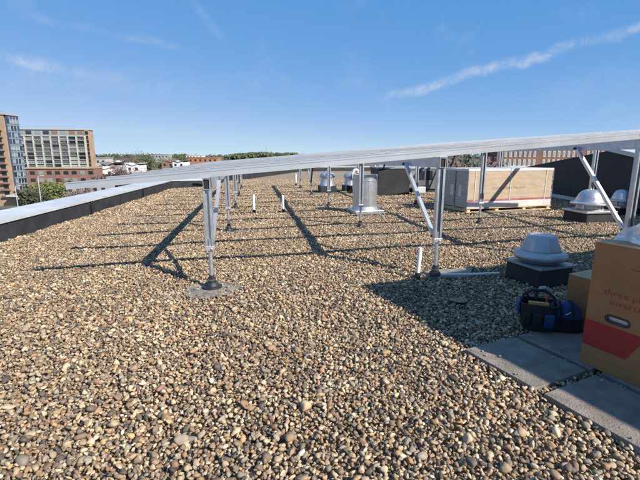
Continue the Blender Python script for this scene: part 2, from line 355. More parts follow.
# off to the right, unseen: penthouse added to cast the shadow over the pavers
TH = R(25.5); e1 = Vector((math.sin(TH), -math.cos(TH))); e2 = Vector((math.cos(TH), math.sin(TH)))
tip = Vector(P(0.31, 3.07)); PHH = 2.0*H
corner = tip + Vector((sa.x, sa.y))*(PHH/math.tan(SUN_EL))
ph = thing('shadow_penthouse', 'unseen clad penthouse with a steel door, added to shade the concrete pavers', 'penthouse', (*corner, 0), math.atan2(e2.y, e2.x))
mb = MB(); mb.box((0.03, -3.6, -0.02), (4.9, -0.03, PHH-0.10)); mb.build('wall', 'clad', ph)
mb = MB(); mb.box((0, -3.63, PHH-0.097), (4.93, 0, PHH)); mb.build('roof_coping', 'coping', ph)
mb = MB(); mb.box((-0.02, -2.2, 0.1), (0.028, -1.25, 2.2)); d = mb.build('door', 'door_paint', ph, bevel=0.006)
mb = MB(); mb.tube([(-0.02, -1.36, 1.08), (-0.075, -1.36, 1.08), (-0.075, -1.48, 1.08)], 0.011); mb.build('handle', 'steel', d)

# ------------------------------------------------------------------ loose gravel
def in_poly(pts, poly):
    x, y = pts[:, 0], pts[:, 1]; c = np.zeros(len(pts), bool); n = len(poly); j = n-1
    for i in range(n):
        xi, yi = poly[i]; xj, yj = poly[j]
        c ^= ((yi > y) != (yj > y)) & (x < (xj-xi)*(y-yi)/(yj-yi+1e-12)+xi); j = i
    return c
holes_poly = []; holes_disc = []
def rect(o, a, b, la, lb):                     # corner, two directions, two lengths
    o = Vector(o); a = Vector(a); b = Vector(b); return [tuple(o), tuple(o+a*la), tuple(o+a*la+b*lb), tuple(o+b*lb)]

# positions shared by the gravel and the things that stand in it
AX = Vector((0.987, 0.162)).normalized(); AY = Vector((-AX.y, AX.x)); A1 = Vector(P(-0.84, 3.05))
ROWX = [0, 1.85*H, 3.70*H, 5.55*H]; BAY = 2.48*H; NB = 5
post_pos = [[A1+AX*x+AY*(BAY*k) for k in range(NB)] for x in ROWX]
PAV0 = Vector(P(0.752, 1.968)); PL, PW = 0.405*H, 0.355*H; GAP = 0.045*H
pavers = []
for r_, s_ in ((0, 0), (0, 1), (0, 2), (1, 0), (1, 1), (1, 2)):
    pavers.append(PAV0+e1*(s_*(PL+GAP))+e2*(r_*(PW+GAP*0.8)))
for p in pavers: holes_poly.append(rect(p+e1*0.012+e2*0.012, e1, e2, PL-0.024, PW-0.024))
CURB = Vector(P(1.80, 3.26)); CURB_R = R(20)
def sq(c, ang, s): 
    a = Vector((math.cos(ang), math.sin(ang))); b = Vector((-a.y, a.x)); return rect(c-a*s/2-b*s/2, a, b, s, s)
holes_poly.append(sq(CURB, CURB_R, 0.56))
VENT = Vector(P(0.80, 7.32)); DOME2 = Vector(P(4.22, 6.40)); DOME3 = Vector(P(5.22, 7.1))
PIPE_ST = [Vector(P(-1.19, 7.35)), Vector(P(-0.675, 7.5)), Vector(P(0.815, 3.30))]
CRATE = Vector(P(2.63, 7.30)); cdir = Vector((0.955, 0.297)).normalized(); cper = Vector((-cdir.y, cdir.x)); CL, CD = 1.87*H, 0.76*H
holes_poly.append(rect(CRATE-cdir*0.05-cper*0.35, cdir, cper, CL+0.15, CD+0.4))
holes_poly += [sq(VENT, AX.angle_signed(Vector((1, 0))), 0.78), sq(DOME2, R(9), 0.70), sq(DOME3, R(9), 0.48)]
for row in post_pos:
    for p in row: holes_disc.append((p, 0.07, 1.0))
soft = [(post_pos[0][0], 0.33), (post_pos[0][1]+Vector((0.12, 0)), 0.30), (post_pos[1][1], 0.2), (post_pos[0][2], 0.2)]
WEDGE = [tuple(post_pos[1][0]+Vector(q)) for q in ((-0.12, -0.10), (0.42, -0.02), (0.62, 0.42), (0.02, 0.28), (-0.16, 0.12))]

def stone_mesh(name, seed, sub):
    r = np.random.default_rng(seed); bm = bmesh.new(); bmesh.ops.create_icosphere(bm, subdivisions=sub, radius=0.5)
    ax = np.array([1.0, r.uniform(0.58, 0.92), r.uniform(0.45, 0.72)]); ws = [(r.normal(size=3), r.uniform(0, 6.28), r.uniform(0.04, 0.10)) for _ in range(6)]
    cut = [(Vector(r.normal(size=3)).normalized(), r.uniform(0.24, 0.42)) for _ in range(12)]
    for v in bm.verts:
        p = np.array(v.co); q = p*2; s = 1+sum(a*math.sin(float(np.dot(w, q))*1.6+ph_) for w, ph_, a in ws)
        v.co = Vector(p*s)
        for nrm, d in cut:
            k = v.co.dot(nrm)-d
            if k > 0: v.co -= nrm*k*0.88
        v.co = Vector((v.co.x*ax[0], v.co.y*ax[1], v.co.z*ax[2]))
    me = bpy.data.meshes.new(name); bm.to_mesh(me); bm.free(); me.materials.append(MT['stone']); me.polygons.foreach_set('use_smooth', [True]*len(me.polygons)); me.update()
    return me
NP = 20
protos = [stone_mesh('pebble_shape', 100+i, 2) for i in range(NP)]
pcol = bpy.data.collections.new('pebble_shapes')
for i, me in enumerate(protos):
    o = bpy.data.objects.new('pebble_shape_%02d' % i, me); pcol.objects.link(o)

def layer(y0, y1, pitch, smin, smax, fill, z0, zj, tilt, expo=1.0):
    W = 0.86*y1+2.2; nx = int(2*W/pitch); ny = int((y1-y0)/pitch)
    X, Y = np.meshgrid(np.arange(nx), np.arange(ny)); X = X.ravel().astype(float); Y = Y.ravel().astype(float)
    X += 0.5*(Y % 2)
    X = (X+rng.uniform(-0.42, 0.42, X.size))*pitch-W; Y = (Y+rng.uniform(-0.42, 0.42, Y.size))*pitch+y0
    k = (np.abs(X) < 0.86*Y+2.0) & (rng.random(X.size) < fill)
    pts = np.stack([X[k], Y[k]], 1)
    pts = pts[in_poly(pts, inner)]
    n = len(pts); s = smin+(smax-smin)*rng.random(n)**expo
    asp = np.stack([rng.uniform(0.85, 1.25, n), rng.uniform(0.80, 1.1, n), rng.uniform(0.75, 1.2, n)], 1)
    z = z0+rng.uniform(-zj, zj, n)+0.009*np.sin(pts[:, 0]*2.1+1.3*np.sin(pts[:, 1]*1.7))+0.008*np.sin(pts[:, 1]*2.9+pts[:, 0]*1.1)
    rot = np.stack([rng.normal(0, tilt, n), rng.normal(0, tilt, n), rng.uniform(0, 6.283, n)], 1)
    return np.concatenate([pts, z[:, None], rot, s[:, None], asp], 1)
Ls = [layer(0.9, 8.0, 0.032, 0.026, 0.040, 1.0, -0.036, 0.005, 0.7),
      layer(0.9, 10.5, 0.027, 0.022, 0.038, 0.95, -0.016, 0.007, 0.6),
      layer(0.9, 10.5, 0.036, 0.026, 0.056, 0.72, -0.003, 0.008, 0.42, 1.5),
      layer(0.9, 10.5, 0.15, 0.056, 0.092, 0.36, 0.003, 0.006, 0.28, 2.2),
      layer(10.5, 27.0, 0.053, 0.040, 0.074, 1.0, -0.010, 0.012, 0.5)]
ST = np.concatenate(Ls, 0)
keep = np.ones(len(ST), bool)
for poly in holes_poly: keep &= ~in_poly(ST[:, :2], poly)
for p, r_, _ in holes_disc: keep &= (np.hypot(ST[:, 0]-p.x, ST[:, 1]-p.y) > r_)
for p, r_ in soft:
    dx = ST[:, 0]-p.x; dy = ST[:, 1]-p.y; d = np.hypot(dx, dy); an = np.arctan2(dy, dx)
    rr = r_*(1+0.16*np.sin(3*an+1)+0.12*np.sin(5*an+2))
    keep &= ~((d < rr) & (rng.random(len(ST)) < np.clip((rr-d)/(0.85*r_), 0, 1)*0.90+0.02))
keep &= ~(in_poly(ST[:, :2], WEDGE) & (rng.random(len(ST)) < 0.93))
ST = ST[keep]
ex = []
for p in pavers[:5]:
    for _ in range(9):
        t_ = rng.random()*PL; e_ = min(PW*0.9, abs(rng.normal(0, 0.06))+0.015); e_ = e_ if rng.random() < .6 else PW-e_
        q = p+e1*t_+e2*e_; s_ = rng.uniform(0.010, 0.032); ex.append([q.x, q.y, 0.031+s_*0.27, rng.normal(0, .15), rng.normal(0, .15), rng.uniform(0, 6.28), s_, 1, 1, 1])
ST = np.concatenate([ST, np.array(ex)], 0)
pid = rng.integers(0, NP, len(ST))
# the 300 that show largest are pebbles of their own
V = ST[:, :3]-np.array([0, 0, EYE]); fc = V[:, 1]*math.cos(PITCH)-V[:, 2]*math.sin(PITCH); yc = V[:, 2]*math.cos(PITCH)+V[:, 1]*math.sin(PITCH)
uu = 320+FPX*V[:, 0]/fc; vv = 240-FPX*yc/fc; size = ST[:, 6]/fc
size[(uu < 4) | (uu > 636) | (vv > 476) | (vv < 0) | (ST[:, 2] < -0.004)] = 0
order = np.argsort(-size); own = order[:300]; rest = order[300:]
for i in own:
    s = float(ST[i, 6]); inst('pebble', protos[pid[i]], roof, ST[i, :3], ST[i, 3:6], ST[i, 7:10]*s)
R_ = ST[rest]; gm = bpy.data.meshes.new('gravel'); gm.from_pydata([tuple(p) for p in R_[:, :3].tolist()], [], [])
at_r = gm.attributes.new('peb_rot', 'FLOAT_VECTOR', 'POINT'); at_r.data.foreach_set('vector', R_[:, 3:6].astype(np.float32).ravel())
at_s = gm.attributes.new('peb_scale', 'FLOAT_VECTOR', 'POINT'); at_s.data.foreach_set('vector', (R_[:, 7:10]*R_[:, 6:7]).astype(np.float32).ravel())
at_i = gm.attributes.new('peb_index', 'INT', 'POINT'); at_i.data.foreach_set('value', pid[rest].astype(np.int32))
gm.materials.append(MT['stone'])
gravel = bpy.data.objects.new('gravel', gm); COL.objects.link(gravel); gravel.parent = roof; gravel['kind'] = 'stuff'
ng = bpy.data.node_groups.new('scatter', 'GeometryNodeTree'); ng.interface.new_socket('Geometry', in_out='INPUT', socket_type='NodeSocketGeometry'); ng.interface.new_socket('Geometry', in_out='OUTPUT', socket_type='NodeSocketGeometry')
gi = ng.nodes.new('NodeGroupInput'); go = ng.nodes.new('NodeGroupOutput'); m2p = ng.nodes.new('GeometryNodeMeshToPoints'); iop = ng.nodes.new('GeometryNodeInstanceOnPoints'); ci = ng.nodes.new('GeometryNodeCollectionInfo')
ci.inputs['Collection'].default_value = pcol; ci.inputs['Separate Children'].default_value = True; ci.inputs['Reset Children'].default_value = True
def nattr(nm, ty):
    n = ng.nodes.new('GeometryNodeInputNamedAttribute'); n.data_type = ty; n.inputs['Name'].default_value = nm; return n.outputs['Attribute']
e2r = ng.nodes.new('FunctionNodeEulerToRotation')
ng.links.new(gi.outputs[0], m2p.inputs['Mesh']); ng.links.new(m2p.outputs[0], iop.inputs['Points']); ng.links.new(ci.outputs[0], iop.inputs['Instance'])
iop.inputs['Pick Instance'].default_value = True
ng.links.new(nattr('peb_index', 'INT'), iop.inputs['Instance Index']); ng.links.new(nattr('peb_rot', 'FLOAT_VECTOR'), e2r.inputs[0]); ng.links.new(e2r.outputs[0], iop.inputs['Rotation'])
ng.links.new(nattr('peb_scale', 'FLOAT_VECTOR'), iop.inputs['Scale']); ng.links.new(iop.outputs[0], go.inputs[0])
md = gravel.modifiers.new('scatter', 'NODES'); md.node_group = ng
print('stones', len(ST))

# bare membrane showing round the feet of the posts
def blob(c, r_, name):
    vs = [(0, 0, 0)]+[(r_*(1+0.10*math.sin(3*a+1)+0.06*math.sin(7*a))*math.cos(a), r_*(1+0.10*math.sin(3*a+1)+0.06*math.sin(7*a))*math.sin(a), -0.004) for a in [2*math.pi*k/40 for k in range(40)]]
    mb = MB(); mb.add(vs, [(0, 1+k, 1+(k+1) % 40) for k in range(40)]); o = mb.build(name, 'patch', roof, loc=(c.x, c.y, -0.016)); return o
for p, r_ in soft: blob(p, r_*0.98, 'membrane_patch')
mb = MB(); mb.prism([(x, y) for x, y in WEDGE], -0.02, -0.001); mb.build('membrane_patch', 'patch', roof)

# ------------------------------------------------------------------ concrete pavers
pl_lab = ['grey concrete paver with one long sunlit edge next to the open gravel', 'grey concrete paver in front of the large brown carton', 'grey concrete paver beside the added penthouse',
          'grey concrete paver under the tool bags', 'grey concrete paver carrying the large brown carton', 'grey concrete paver behind the large brown carton']
angp = math.atan2(e1.y, e1.x)
for k, p in enumerate(pavers):
    mb = MB(); jx, jy = random.uniform(-.006, .006), random.uniform(-.006, .006)
    mb.box((0, 0, -0.022), (PL, PW, 0.030))
    o = mb.build('paver', 'concrete', None, bevel=0.005, loc=(p.x+jx, p.y+jy, 0.0), rot=(0, 0, angp+random.uniform(-.012, .012)))
    tag(o, pl_lab[k], 'paver', 'pavers by the penthouse')
PZ = 0.031
for k, lab in enumerate(('flat grey slab in the gravel at the post foot before the crate', 'flat grey slab in the gravel before the right half of the crate')):
    p = CRATE+cdir*(0.12+k*1.02)-cper*0.36
    mb = MB(); mb.box((0, 0, -0.022), (0.98, 0.34, 0.012)); tag(mb.build('paver', 'concrete', None, bevel=0.005, loc=(p.x, p.y, 0), rot=(0, 0, math.atan2(cdir.y, cdir.x))), lab, 'paver', 'slabs before the crate')

# ------------------------------------------------------------------ solar racking
rack = thing('solar_rack', 'unfinished aluminium solar panel rack of posts, purlins and sloping rails', 'solar rack', (A1.x, A1.y, 0), math.atan2(AX.y, AX.x))
SL = 0.0815; ZR0 = 0.845*H                       # underside of the rails at row A, and their rise
def zr(x): return ZR0+SL*x
RX0, RX1 = -0.955*H, 6.35*H
def rail_mesh():
    L = math.hypot(RX1-RX0, SL*(RX1-RX0)); mb = MB(); w = 0.066
    mb.box((0, -w/2, 0), (L, w/2, 0.056)); mb.box((0, -w/2+0.012, 0.0561), (L, w/2-0.012, 0.063)); mb.box((0, -w/2+0.002, 0.0631), (L, w/2-0.002, 0.074))
    return mb.mesh('rail', 'alum', bevel=0.0)
rm = rail_mesh(); tilt = -math.atan(SL)
mm = MB(); mm.box((-0.03, -0.012, -0.03), (0.03, 0.012, 0.03)); clamp_me = MB()
clamp_me.box((-0.045, -0.055, 0), (0.045, 0.055, 0.012)); clamp_me.box((-0.045, 0.036, 0.0121), (0.045, 0.046, 0.05)); clamp = clamp_me.mesh('rail_clamp', 'galv')
NR = 13
for k in range(NR):
    y = k*BAY/3+0.03
    r_ = inst('rail', rm, rack, (RX0, y, zr(RX0)), (0, tilt, 0))
    if k == 0:
        m_ = MB(); m_.box((-0.004, -0.034, -0.001), (-0.0002, 0.034, 0.075)); m_.build('end_cap', 'alum_dull', r_)
        for x in (3.66, 3.685, 3.70, 3.715, 3.735):
            m_ = MB(); m_.box((x*H-0.006, -0.0355, 0.042), (x*H+0.007, -0.0332, 0.050)); m_.build('bolt_hole', 'hole_shade', r_, loc=(0.955*H, 0, 0))
    for x in ROWX:
        inst('rail_clamp', clamp, rack, (x, y+0.006, zr(x)-0.0125), (0, tilt, 0))
PURH, PURW = 0.118, 0.075
for ri, x in enumerate(ROWX):
    zt = zr(x)-0.014-0.004; y0 = -0.01; y1 = BAY*(NB-1)+0.35
    mb = MB(); t = 0.006; w = PURW/2; z0 = zt-PURH
    # C channel: web, two flanges, lips; the web faces the side away from the slope
    mb.box((-w, y0, z0), (-w+t, y1, zt)); mb.box((-w+t, y0, z0), (w, y1, z0+t)); mb.box((-w+t, y0, zt-t), (w, y1, zt))
    mb.box((w-t, y0, z0+t), (w, y1, zt-t))
    pu = mb.build('purlin', 'galv', rack, loc=(x, 0, 0))
    mb = MB(); mb.box((-w+t+.001, y0+0.012, z0+t+.001), (w-t-.001, y0+0.02, zt-t-.001)); mb.build('dark_opening', 'hole_shade', pu)  # black sheet painting the shade inside the open channel end
    for k in range(NB):
        yp = k*BAY
        # post: double channel over a standoff tube with a clamp and a flashing boot
        zp = z0-0.001; zj = 0.30*H
        mb = MB()
        if True:
            mb.box((-0.045, -0.004, zj), (0.045, 0.004, zp)); 
            for s in (-1, 1):
                mb.box((s*0.045-0.0035, -0.030, zj), (s*0.045+0.0035, 0.030, zp)); mb.box((s*0.031-0.011, -0.0335, zj), (s*0.031+0.011, -0.0301, zp)); mb.box((s*0.031-0.011, 0.0301, zj), (s*0.031+0.011, 0.0335, zp))
        po = mb.build('post', 'galv', rack, loc=(x, yp+0.04, 0))
        mb = MB(); mb.tube([(0, 0, 0.02), (0, 0, zj+0.12)], 0.024, 14); mb.build('standoff', 'galv', po, auto=0.6)
        mb = MB(); mb.box((-0.052, -0.040, zj-0.015), (0.052, 0.040, zj+0.035)); mb.tube([(0.02, -0.038, zj+0.01), (0.02, -0.056, zj+0.01)], 0.010, 6); mb.build('clamp', 'alum', po, bevel=0.004)
        mb = MB(); mb.lathe([(0.115, -0.012), (0.112, 0.004), (0.078, 0.012), (0.066, 0.045), (0.050, 0.055), (0.045, 0.105), (0.034, 0.112), (0.032, 0.135), (0.026, 0.137)], 24); mb.build('boot', 'rubber', po, auto=0.7)
        mb = MB(); mb.lathe([(0.049, 0.078), (0.0495, 0.090), (0.046, 0.091)], 24); mb.build('clamp_ring', 'steel', po, auto=0.6)
        # braces back along the purlin
        sides = []
        if k == 0: sides = [(1, 'alum')]
        if k == 3: sides = [(1, 'galv'), (-1, 'rubber')]
        for s, mn in sides:
            a = (0.0, s*0.050, zj+0.055); b = (0.0, s*1.03, z0+0.03)
            off = -0.062 if ri else 0.062; of0 = off*0.35
            mb = MB(); mb.bar((a[0]+of0, a[1], a[2]), (b[0]+off, b[1], b[2]), 0.045, 0.045, up=(1, 0, 0)); br = mb.build('brace', mn, rack, loc=(x, yp+0.04, 0))
            mb = MB(); mb.tube([(off-0.045, s*1.03, z0+0.03), (off+0.045, s*1.03, z0+0.03)], 0.022, 8); mb.build('bolt', 'rubber', br)
            mb = MB(); mb.tube([(of0-0.035, s*0.055, zj+0.055), (of0+0.035, s*0.055, zj+0.055)], 0.014, 8); mb.build('bolt', 'rubber', br)

# ------------------------------------------------------------------ pipes in the gravel
def stub(p, h_, r_, lean, lab, boot=False):
    o = thing('vent_pipe', lab, 'pipe', (p.x, p.y, 0), 0, 'white plastic vent pipes')
    mb = MB(); mb.tube([(0, 0, -0.02), (lean*h_, 0, h_)], r_, 16, cap=False); mb.tube([(lean*h_, 0, h_), (lean*(h_-0.04), 0, h_-0.04)], r_-0.006, 16); mb.build('pipe', 'pvc', o, auto=0.6)
    mb = MB(); mb.lathe([(r_*1.5, -0.01), (r_*1.35, 0.03), (r_*1.15, 0.07)], 16); mb.build('collar', 'rubber', o, auto=0.7)
stub(PIPE_ST[0], 0.48, 0.034, 0.0, 'white plastic pipe rising from gravel with its twin, farther from the steel exhaust drum')
stub(PIPE_ST[1], 0.44, 0.030, -0.02, 'white plastic pipe rising from gravel with its twin, closer to the steel exhaust drum')
stub(PIPE_ST[2], 0.385, 0.026, 0.05, 'leaning white plastic pipe beside the braced post near the grey dome ventilator')
stub(Vector(P(-0.83, 14.2)), 0.6, 0.045, 0.0, 'white plastic pipe far back in the gravel by the roof parapet')
a = post_pos[1][0]+Vector((0.05, -0.045)); b = CURB+Vector((-0.42, 0.14))
mb = MB(); mb.tube([(a.x, a.y, 0.035), ((a.x+b.x)/2, (a.y+b.y)/2, 0.03), (b.x, b.y, 0.04)], 0.0135, 10)
tag(mb.build('conduit', 'pvc', None, auto=0.6), 'thin pale conduit lying from the braced post to the dome ventilator curb', 'conduit')

# ------------------------------------------------------------------ faceted grey dome ventilator near the bags
cv = thing('roof_ventilator', 'grey faceted mushroom ventilator on a black square curb in the shade', 'ventilator', (CURB.x, CURB.y, 0), CURB_R)
mb = MB(); mb.box((-0.262, -0.262, -0.02), (0.262, 0.262, 0.20)); mb.build('curb', 'membrane', cv, bevel=0.02)
mb = MB(); mb.box((-0.288, -0.288, 0.201), (0.288, 0.288, 0.228)); mb.lathe([(0.2, 0.2325), (0.17, 0.27), (0.165, 0.30)], 32); mb.build('curb_cap', 'grey_paint', cv, bevel=0.004)
mb = MB(); mb.lathe([(0.20, 0.262), (0.275, 0.272), (0.302, 0.298), (0.305, 0.325), (0.288, 0.355), (0.24, 0.376), (0.19, 0.384)], 40); mb.build('wind_band', 'alum_dull', cv, smooth=True, auto=0.8)
mb = MB(); mb.lathe([(0.238, 0.374), (0.238, 0.392), (0.205, 0.47), (0.170, 0.545), (0.145, 0.565), (0.04, 0.577)], 8, a0=R(22)); mb.build('hood', 'alum_dull', cv, bevel=0.008)
for q in range(8):
    a = R(22)+q*math.pi/4; mb = MB(); mb.tube([(0.214*math.cos(a), 0.214*math.sin(a), 0.392), (0.218*math.cos(a), 0.218*math.sin(a), 0.412)], 0.009, 6); mb.build('screw', 'steel', cv)
for q in range(4):
    mb = MB(); a = q*math.pi/2+R(45); mb.tube([(0.36*math.cos(a), 0.36*math.sin(a), 0.2285), (0.36*math.cos(a), 0.36*math.sin(a), 0.236)], 0.010, 6); mb.build('screw', 'steel', cv)

# spun aluminium dome ventilators by the black wall
def dome(c, s, zs_, lab, grp):
    o = thing('dome_ventilator', lab, 'ventilator', (c.x, c.y, 0), R(9), grp); o.scale = (1, 1, zs_)
    mb = MB(); mb.box((-0.42*s, -0.42*s, -0.02), (0.42*s, 0.42*s, 0.22*s)); mb.build('curb', 'membrane', o, bevel=0.02)
    mb = MB(); mb.box((-0.46*s, -0.46*s, 0.2205*s), (0.46*s, 0.46*s, 0.27*s)); mb.build('curb_cap', 'spun', o, bevel=0.006)
    mb = MB(); mb.lathe([(0.36*s, 0.271*s), (0.31*s, 0.30*s), (0.30*s, 0.42*s)], 40); mb.build('throat', 'alum_dull', o, auto=0.6)
    mb = MB(); mb.lathe([(0.30*s, 0.40*s), (0.455*s, 0.405*s), (0.47*s, 0.42*s), (0.465*s, 0.44*s), (0.36*s, 0.47*s), (0.345*s, 0.50*s), (0.325*s, 0.56*s), (0.315*s, 0.565*s), (0.28*s, 0.64*s), (0.21*s, 0.71*s), (0.12*s, 0.745*s), (0.02*s, 0.755*s)], 48); mb.build('dome', 'spun', o, auto=0.5)
    for a in range(4):
        mb = MB(); q = a*math.pi/2+0.4; mb.box((math.cos(q)*0.33*s-0.012, math.sin(q)*0.33*s-0.012, 0.268*s), (math.cos(q)*0.33*s+0.012, math.sin(q)*0.33*s+0.012, 0.405*s)); mb.build('bracket', 'galv', o)
dome(DOME2, 0.86, 1.14, 'larger silver spun dome ventilator on a black curb in front of the black wall', 'silver dome ventilators')
dome(DOME3, 0.62, 1.40, 'smaller silver dome ventilator tucked behind the larger one by the black wall', 'silver dome ventilators')

# steel exhaust drum
vs_ = thing('exhaust_drum', 'stainless steel exhaust drum on a square sheet metal base', 'exhaust vent', (VENT.x, VENT.y, 0), math.atan2(AX.y, AX.x)+0.1)
mb = MB(); mb.box((-0.40, -0.40, -0.02), (0.40, 0.40, 0.10)); mb.build('base', 'spun', vs_, bevel=0.01)
mb = MB(); mb.lathe([(0.365, 0.101), (0.34, 0.13), (0.328, 0.19)], 40); mb.build('skirt', 'galv', vs_, auto=0.6)
mb = MB(); mb.lathe([(0.325, 0.15), (0.325, 0.86), (0.335, 0.865), (0.335, 0.885), (0.325, 0.89), (0.325, 1.02), (0.318, 1.02), (0.316, 0.97)], 48); mb.build('drum', 'spun', vs_, auto=0.6)
mb = MB(); mb.box((-0.012, -0.3295, 0.19), (0.012, -0.3240, 0.86)); mb.build('seam', 'galv', vs_)

# ------------------------------------------------------------------ crate of panels on a pallet
cr_a = math.atan2(cdir.y, cdir.x)
pal = thing('pallet', 'pale wooden pallet under the long crate', 'pallet', (CRATE.x, CRATE.y, 0), cr_a)
mb0 = MB(); mb0.box((0, 0, 0), (CL+0.06, 0.10, 0.022)); slat = mb0.mesh('slat', 'pallet_wood')
mb0 = MB(); mb0.box((0, 0, 0), (0.10, CD, 0.075)); blk = mb0.mesh('bearer', 'pallet_wood')
for y in (-0.02, CD/2-0.05, CD-0.08): inst('slat', slat, pal, (-0.03, y, -0.005)); inst('slat', slat, pal, (-0.03, y, 0.095))
for x in (0.0, CL*0.33, CL*0.66, CL-0.10): inst('bearer', blk, pal, (x, 0.0, 0.0185))
cz = 0.1185; CH = 0.775*H-cz
crt = thing('panel_crate', 'long tan cardboard crate of solar panels wrapped in clear film on a pallet', 'crate', (CRATE.x, CRATE.y, cz), cr_a)
mb = MB(); mb.box((0, 0.012, 0), (CL, CD, CH-0.07)); mb.build('box', ['crate_card'], crt, bevel=0.008)
mb = MB(); mb.box((-0.012, 0.0, 0.002), (-0.001, CD+0.01, CH-0.075)); mb.build('shaded_end', 'crate_shade', crt)  # grey sheet painting the shaded left end of the tan crate
mb = MB(); mb.box((-0.018, 0.004, CH-0.069), (CL+0.012, CD+0.012, CH)); mb.build('lid', 'wrap', crt, bevel=0.012)
mb = MB(); mb.box((0.0, 0.002, 0.004), (CL+0.004, 0.0115, 0.17)); mb.build('bottom_wrap', 'wrap', crt)
mb = MB(); mb.box((0.0, 0.0035, 0.175), (CL, 0.0115, 0.225)); mb.build('red_stripe', 'carton_red', crt)
for x in (0.075, 0.485, 0.92):
    mb = MB(); mb.box((x*CL-0.010, -0.002, 0.0), (x*CL+0.010, 0.0018, CH+0.002)); mb.box((x*CL-0.010, -0.002, CH+0.0005), (x*CL+0.010, CD+0.014, CH+0.0025)); mb.build('strap', 'wrap', crt)
for y in (0.30, 0.62):
    mb = MB(); mb.box((-0.0155, y*CD-0.06, 0.30), (-0.0125, y*CD+0.06, 0.60)); mb.build('paper_label', 'wrap', crt)
fm2 = MB(); fm2.box((-0.03, -0.012, 0.0), (CL+0.02, CD+0.03, CH+0.008)); fm2.build('stretch_film', 'film_thin', crt)
mb = MB(); mb.box((-0.022, CD*0.47, 0.01), (-0.0165, CD*0.50, CH-0.08)); mb.build('box_gap', 'hole_shade', crt)  # black strip painting the shade between two boxes
Mx = Matrix.Translation((CL*0.27, 0.0112, CH*0.47)) @ Matrix.Rotation(math.pi/2, 4, 'X')
text('lettering', 'Photovoltaic Module', 0.105, 'print_brown', crt, Mx, sx=1.28)

# ------------------------------------------------------------------ inverter carton
CB = Vector(P(1.262, 1.835)); cb_a = math.atan2(e2.y, e2.x); BH = 0.615*H-PZ; BL, BD = 0.66, 0.52
cart = thing('inverter_carton', 'large brown carton with red trapezoid print and oval handle hole', 'carton', (CB.x, CB.y, PZ), cb_a)
# local x = depth (e2), local -y = along the visible face (e1)
mb = MB(); t = 0.006
hy0, hy1, hz0, hz1 = -0.270, -0.140, 0.375, 0.405
# visible face with the handle hole cut out
mb.box((0, -hy1*-1 if False else hy1, 0), (t, 0, BH)); mb.box((0, -BL, 0), (t, hy0, BH)); mb.box((0, hy0, 0), (t, hy1, hz0)); mb.box((0, hy0, hz1), (t, hy1, BH))
face = mb
face.box((t, -0.006, 0), (BD-t, 0, BH)); face.box((t, -BL, 0), (BD-t, -BL+t, BH)); face.box((BD-t, -BL, 0), (BD, 0, BH)); face.box((t, -BL+t, 0.0), (BD-t, -t, t))
face.build('body', 'cardboard', cart)
mb = MB()
mb.box((0.0, -BL, BH+0.0005), (BD/2-0.002, 0, BH+0.0055)); mb.box((BD/2+0.002, -BL, BH+0.0005), (BD, 0, BH+0.0055)); mb.build('top_flap', 'cardboard_lit', cart)
hm = MB(); ring = []
def stad(rx, rz, n=10):
    c_ = ((hy0+hy1)/2, (hz0+hz1)/2); L2 = (hy1-hy0)/2-(hz1-hz0)/2; pts = []
    for s, base in ((1, -math.pi/2), (-1, math.pi/2)):
        for k in range(n+1):
            a = base+math.pi*k/n; pts.append((c_[0]+s*L2+rx*math.cos(a), c_[1]+rz*math.sin(a)))
    return pts
o_ = stad(0.030, 0.030); i_ = stad(0.0165, 0.0165); n = len(o_)
vs = [(-0.004, p[0], p[1]) for p in o_]+[(-0.004, p[0], p[1]) for p in i_]+[(-0.0005, p[0], p[1]) for p in o_]+[(0.02, p[0], p[1]) for p in i_]
fs = []
for k in range(n):
    q = (k+1) % n; fs += [(k, n+k, n+q, q), (k, q, 2*n+q, 2*n+k), (n+k, 3*n+k, 3*n+q, n+q)]
hm.add(vs, fs); hm.build('handle_grip', 'rubber', cart)
mb = MB(); mb.box((0.0205, hy0-0.03, hz0-0.03), (0.024, hy1+0.03, hz1+0.03)); mb.build('inner_liner', 'wrap', cart)
# red trapezoid
mb = MB(); pts = [(0.0, 0.150), (-0.285, 0.150), (-0.385, 0.338), (0.0, 0.338)]
# keep clear of the handle: print lies just below it
vs = [(-0.0012, y, z) for y, z in pts]+[(-0.0002, y, z) for y, z in pts]
mb.add(vs, [(0, 1, 2, 3), (7, 6, 5, 4), (0, 4, 5, 1), (1, 5, 6, 2), (2, 6, 7, 3), (3, 7, 4, 0)]); mb.build('red_print', 'carton_red', cart)
RotF = Matrix(((0, 0, -1, 0), (-1, 0, 0, 0), (0, 1, 0, 0), (0, 0, 0, 1)))      # text x -> -y, text y -> z, text normal -> -x
text('lettering', 'three phase', 0.064, 'print_red', cart, Matrix.Translation((-0.0008, -0.095, 0.548)) @ RotF, sx=1.12)
text('lettering', 'inverter', 0.064, 'print_red', cart, Matrix.Translation((-0.0008, -0.140, 0.488)) @ RotF, sx=1.12)
mb = MB()
rs = random.Random(5); y = -0.235
for k in range(16):
    w = rs.uniform(0.008, 0.018); h_ = rs.uniform(0.006, 0.026) if k > 4 else rs.uniform(0.004, 0.010); z = 0.752-0.001*k
    mb.box((-0.0012, y-w, z), (-0.0002, y, z+h_)); y -= w+0.004
mb.build('red_print', 'print_red', cart)
mb = MB(); mb.box((BD/2-0.03, -BL-0.0005, BH+0.0056), (BD/2+0.03, 0.0005, BH+0.0062)); mb.box((BD/2-0.03, 0.0002, BH-0.08), (BD/2+0.03, 0.0008, BH+0.0055)); mb.build('tape', 'pallet_wood', cart)
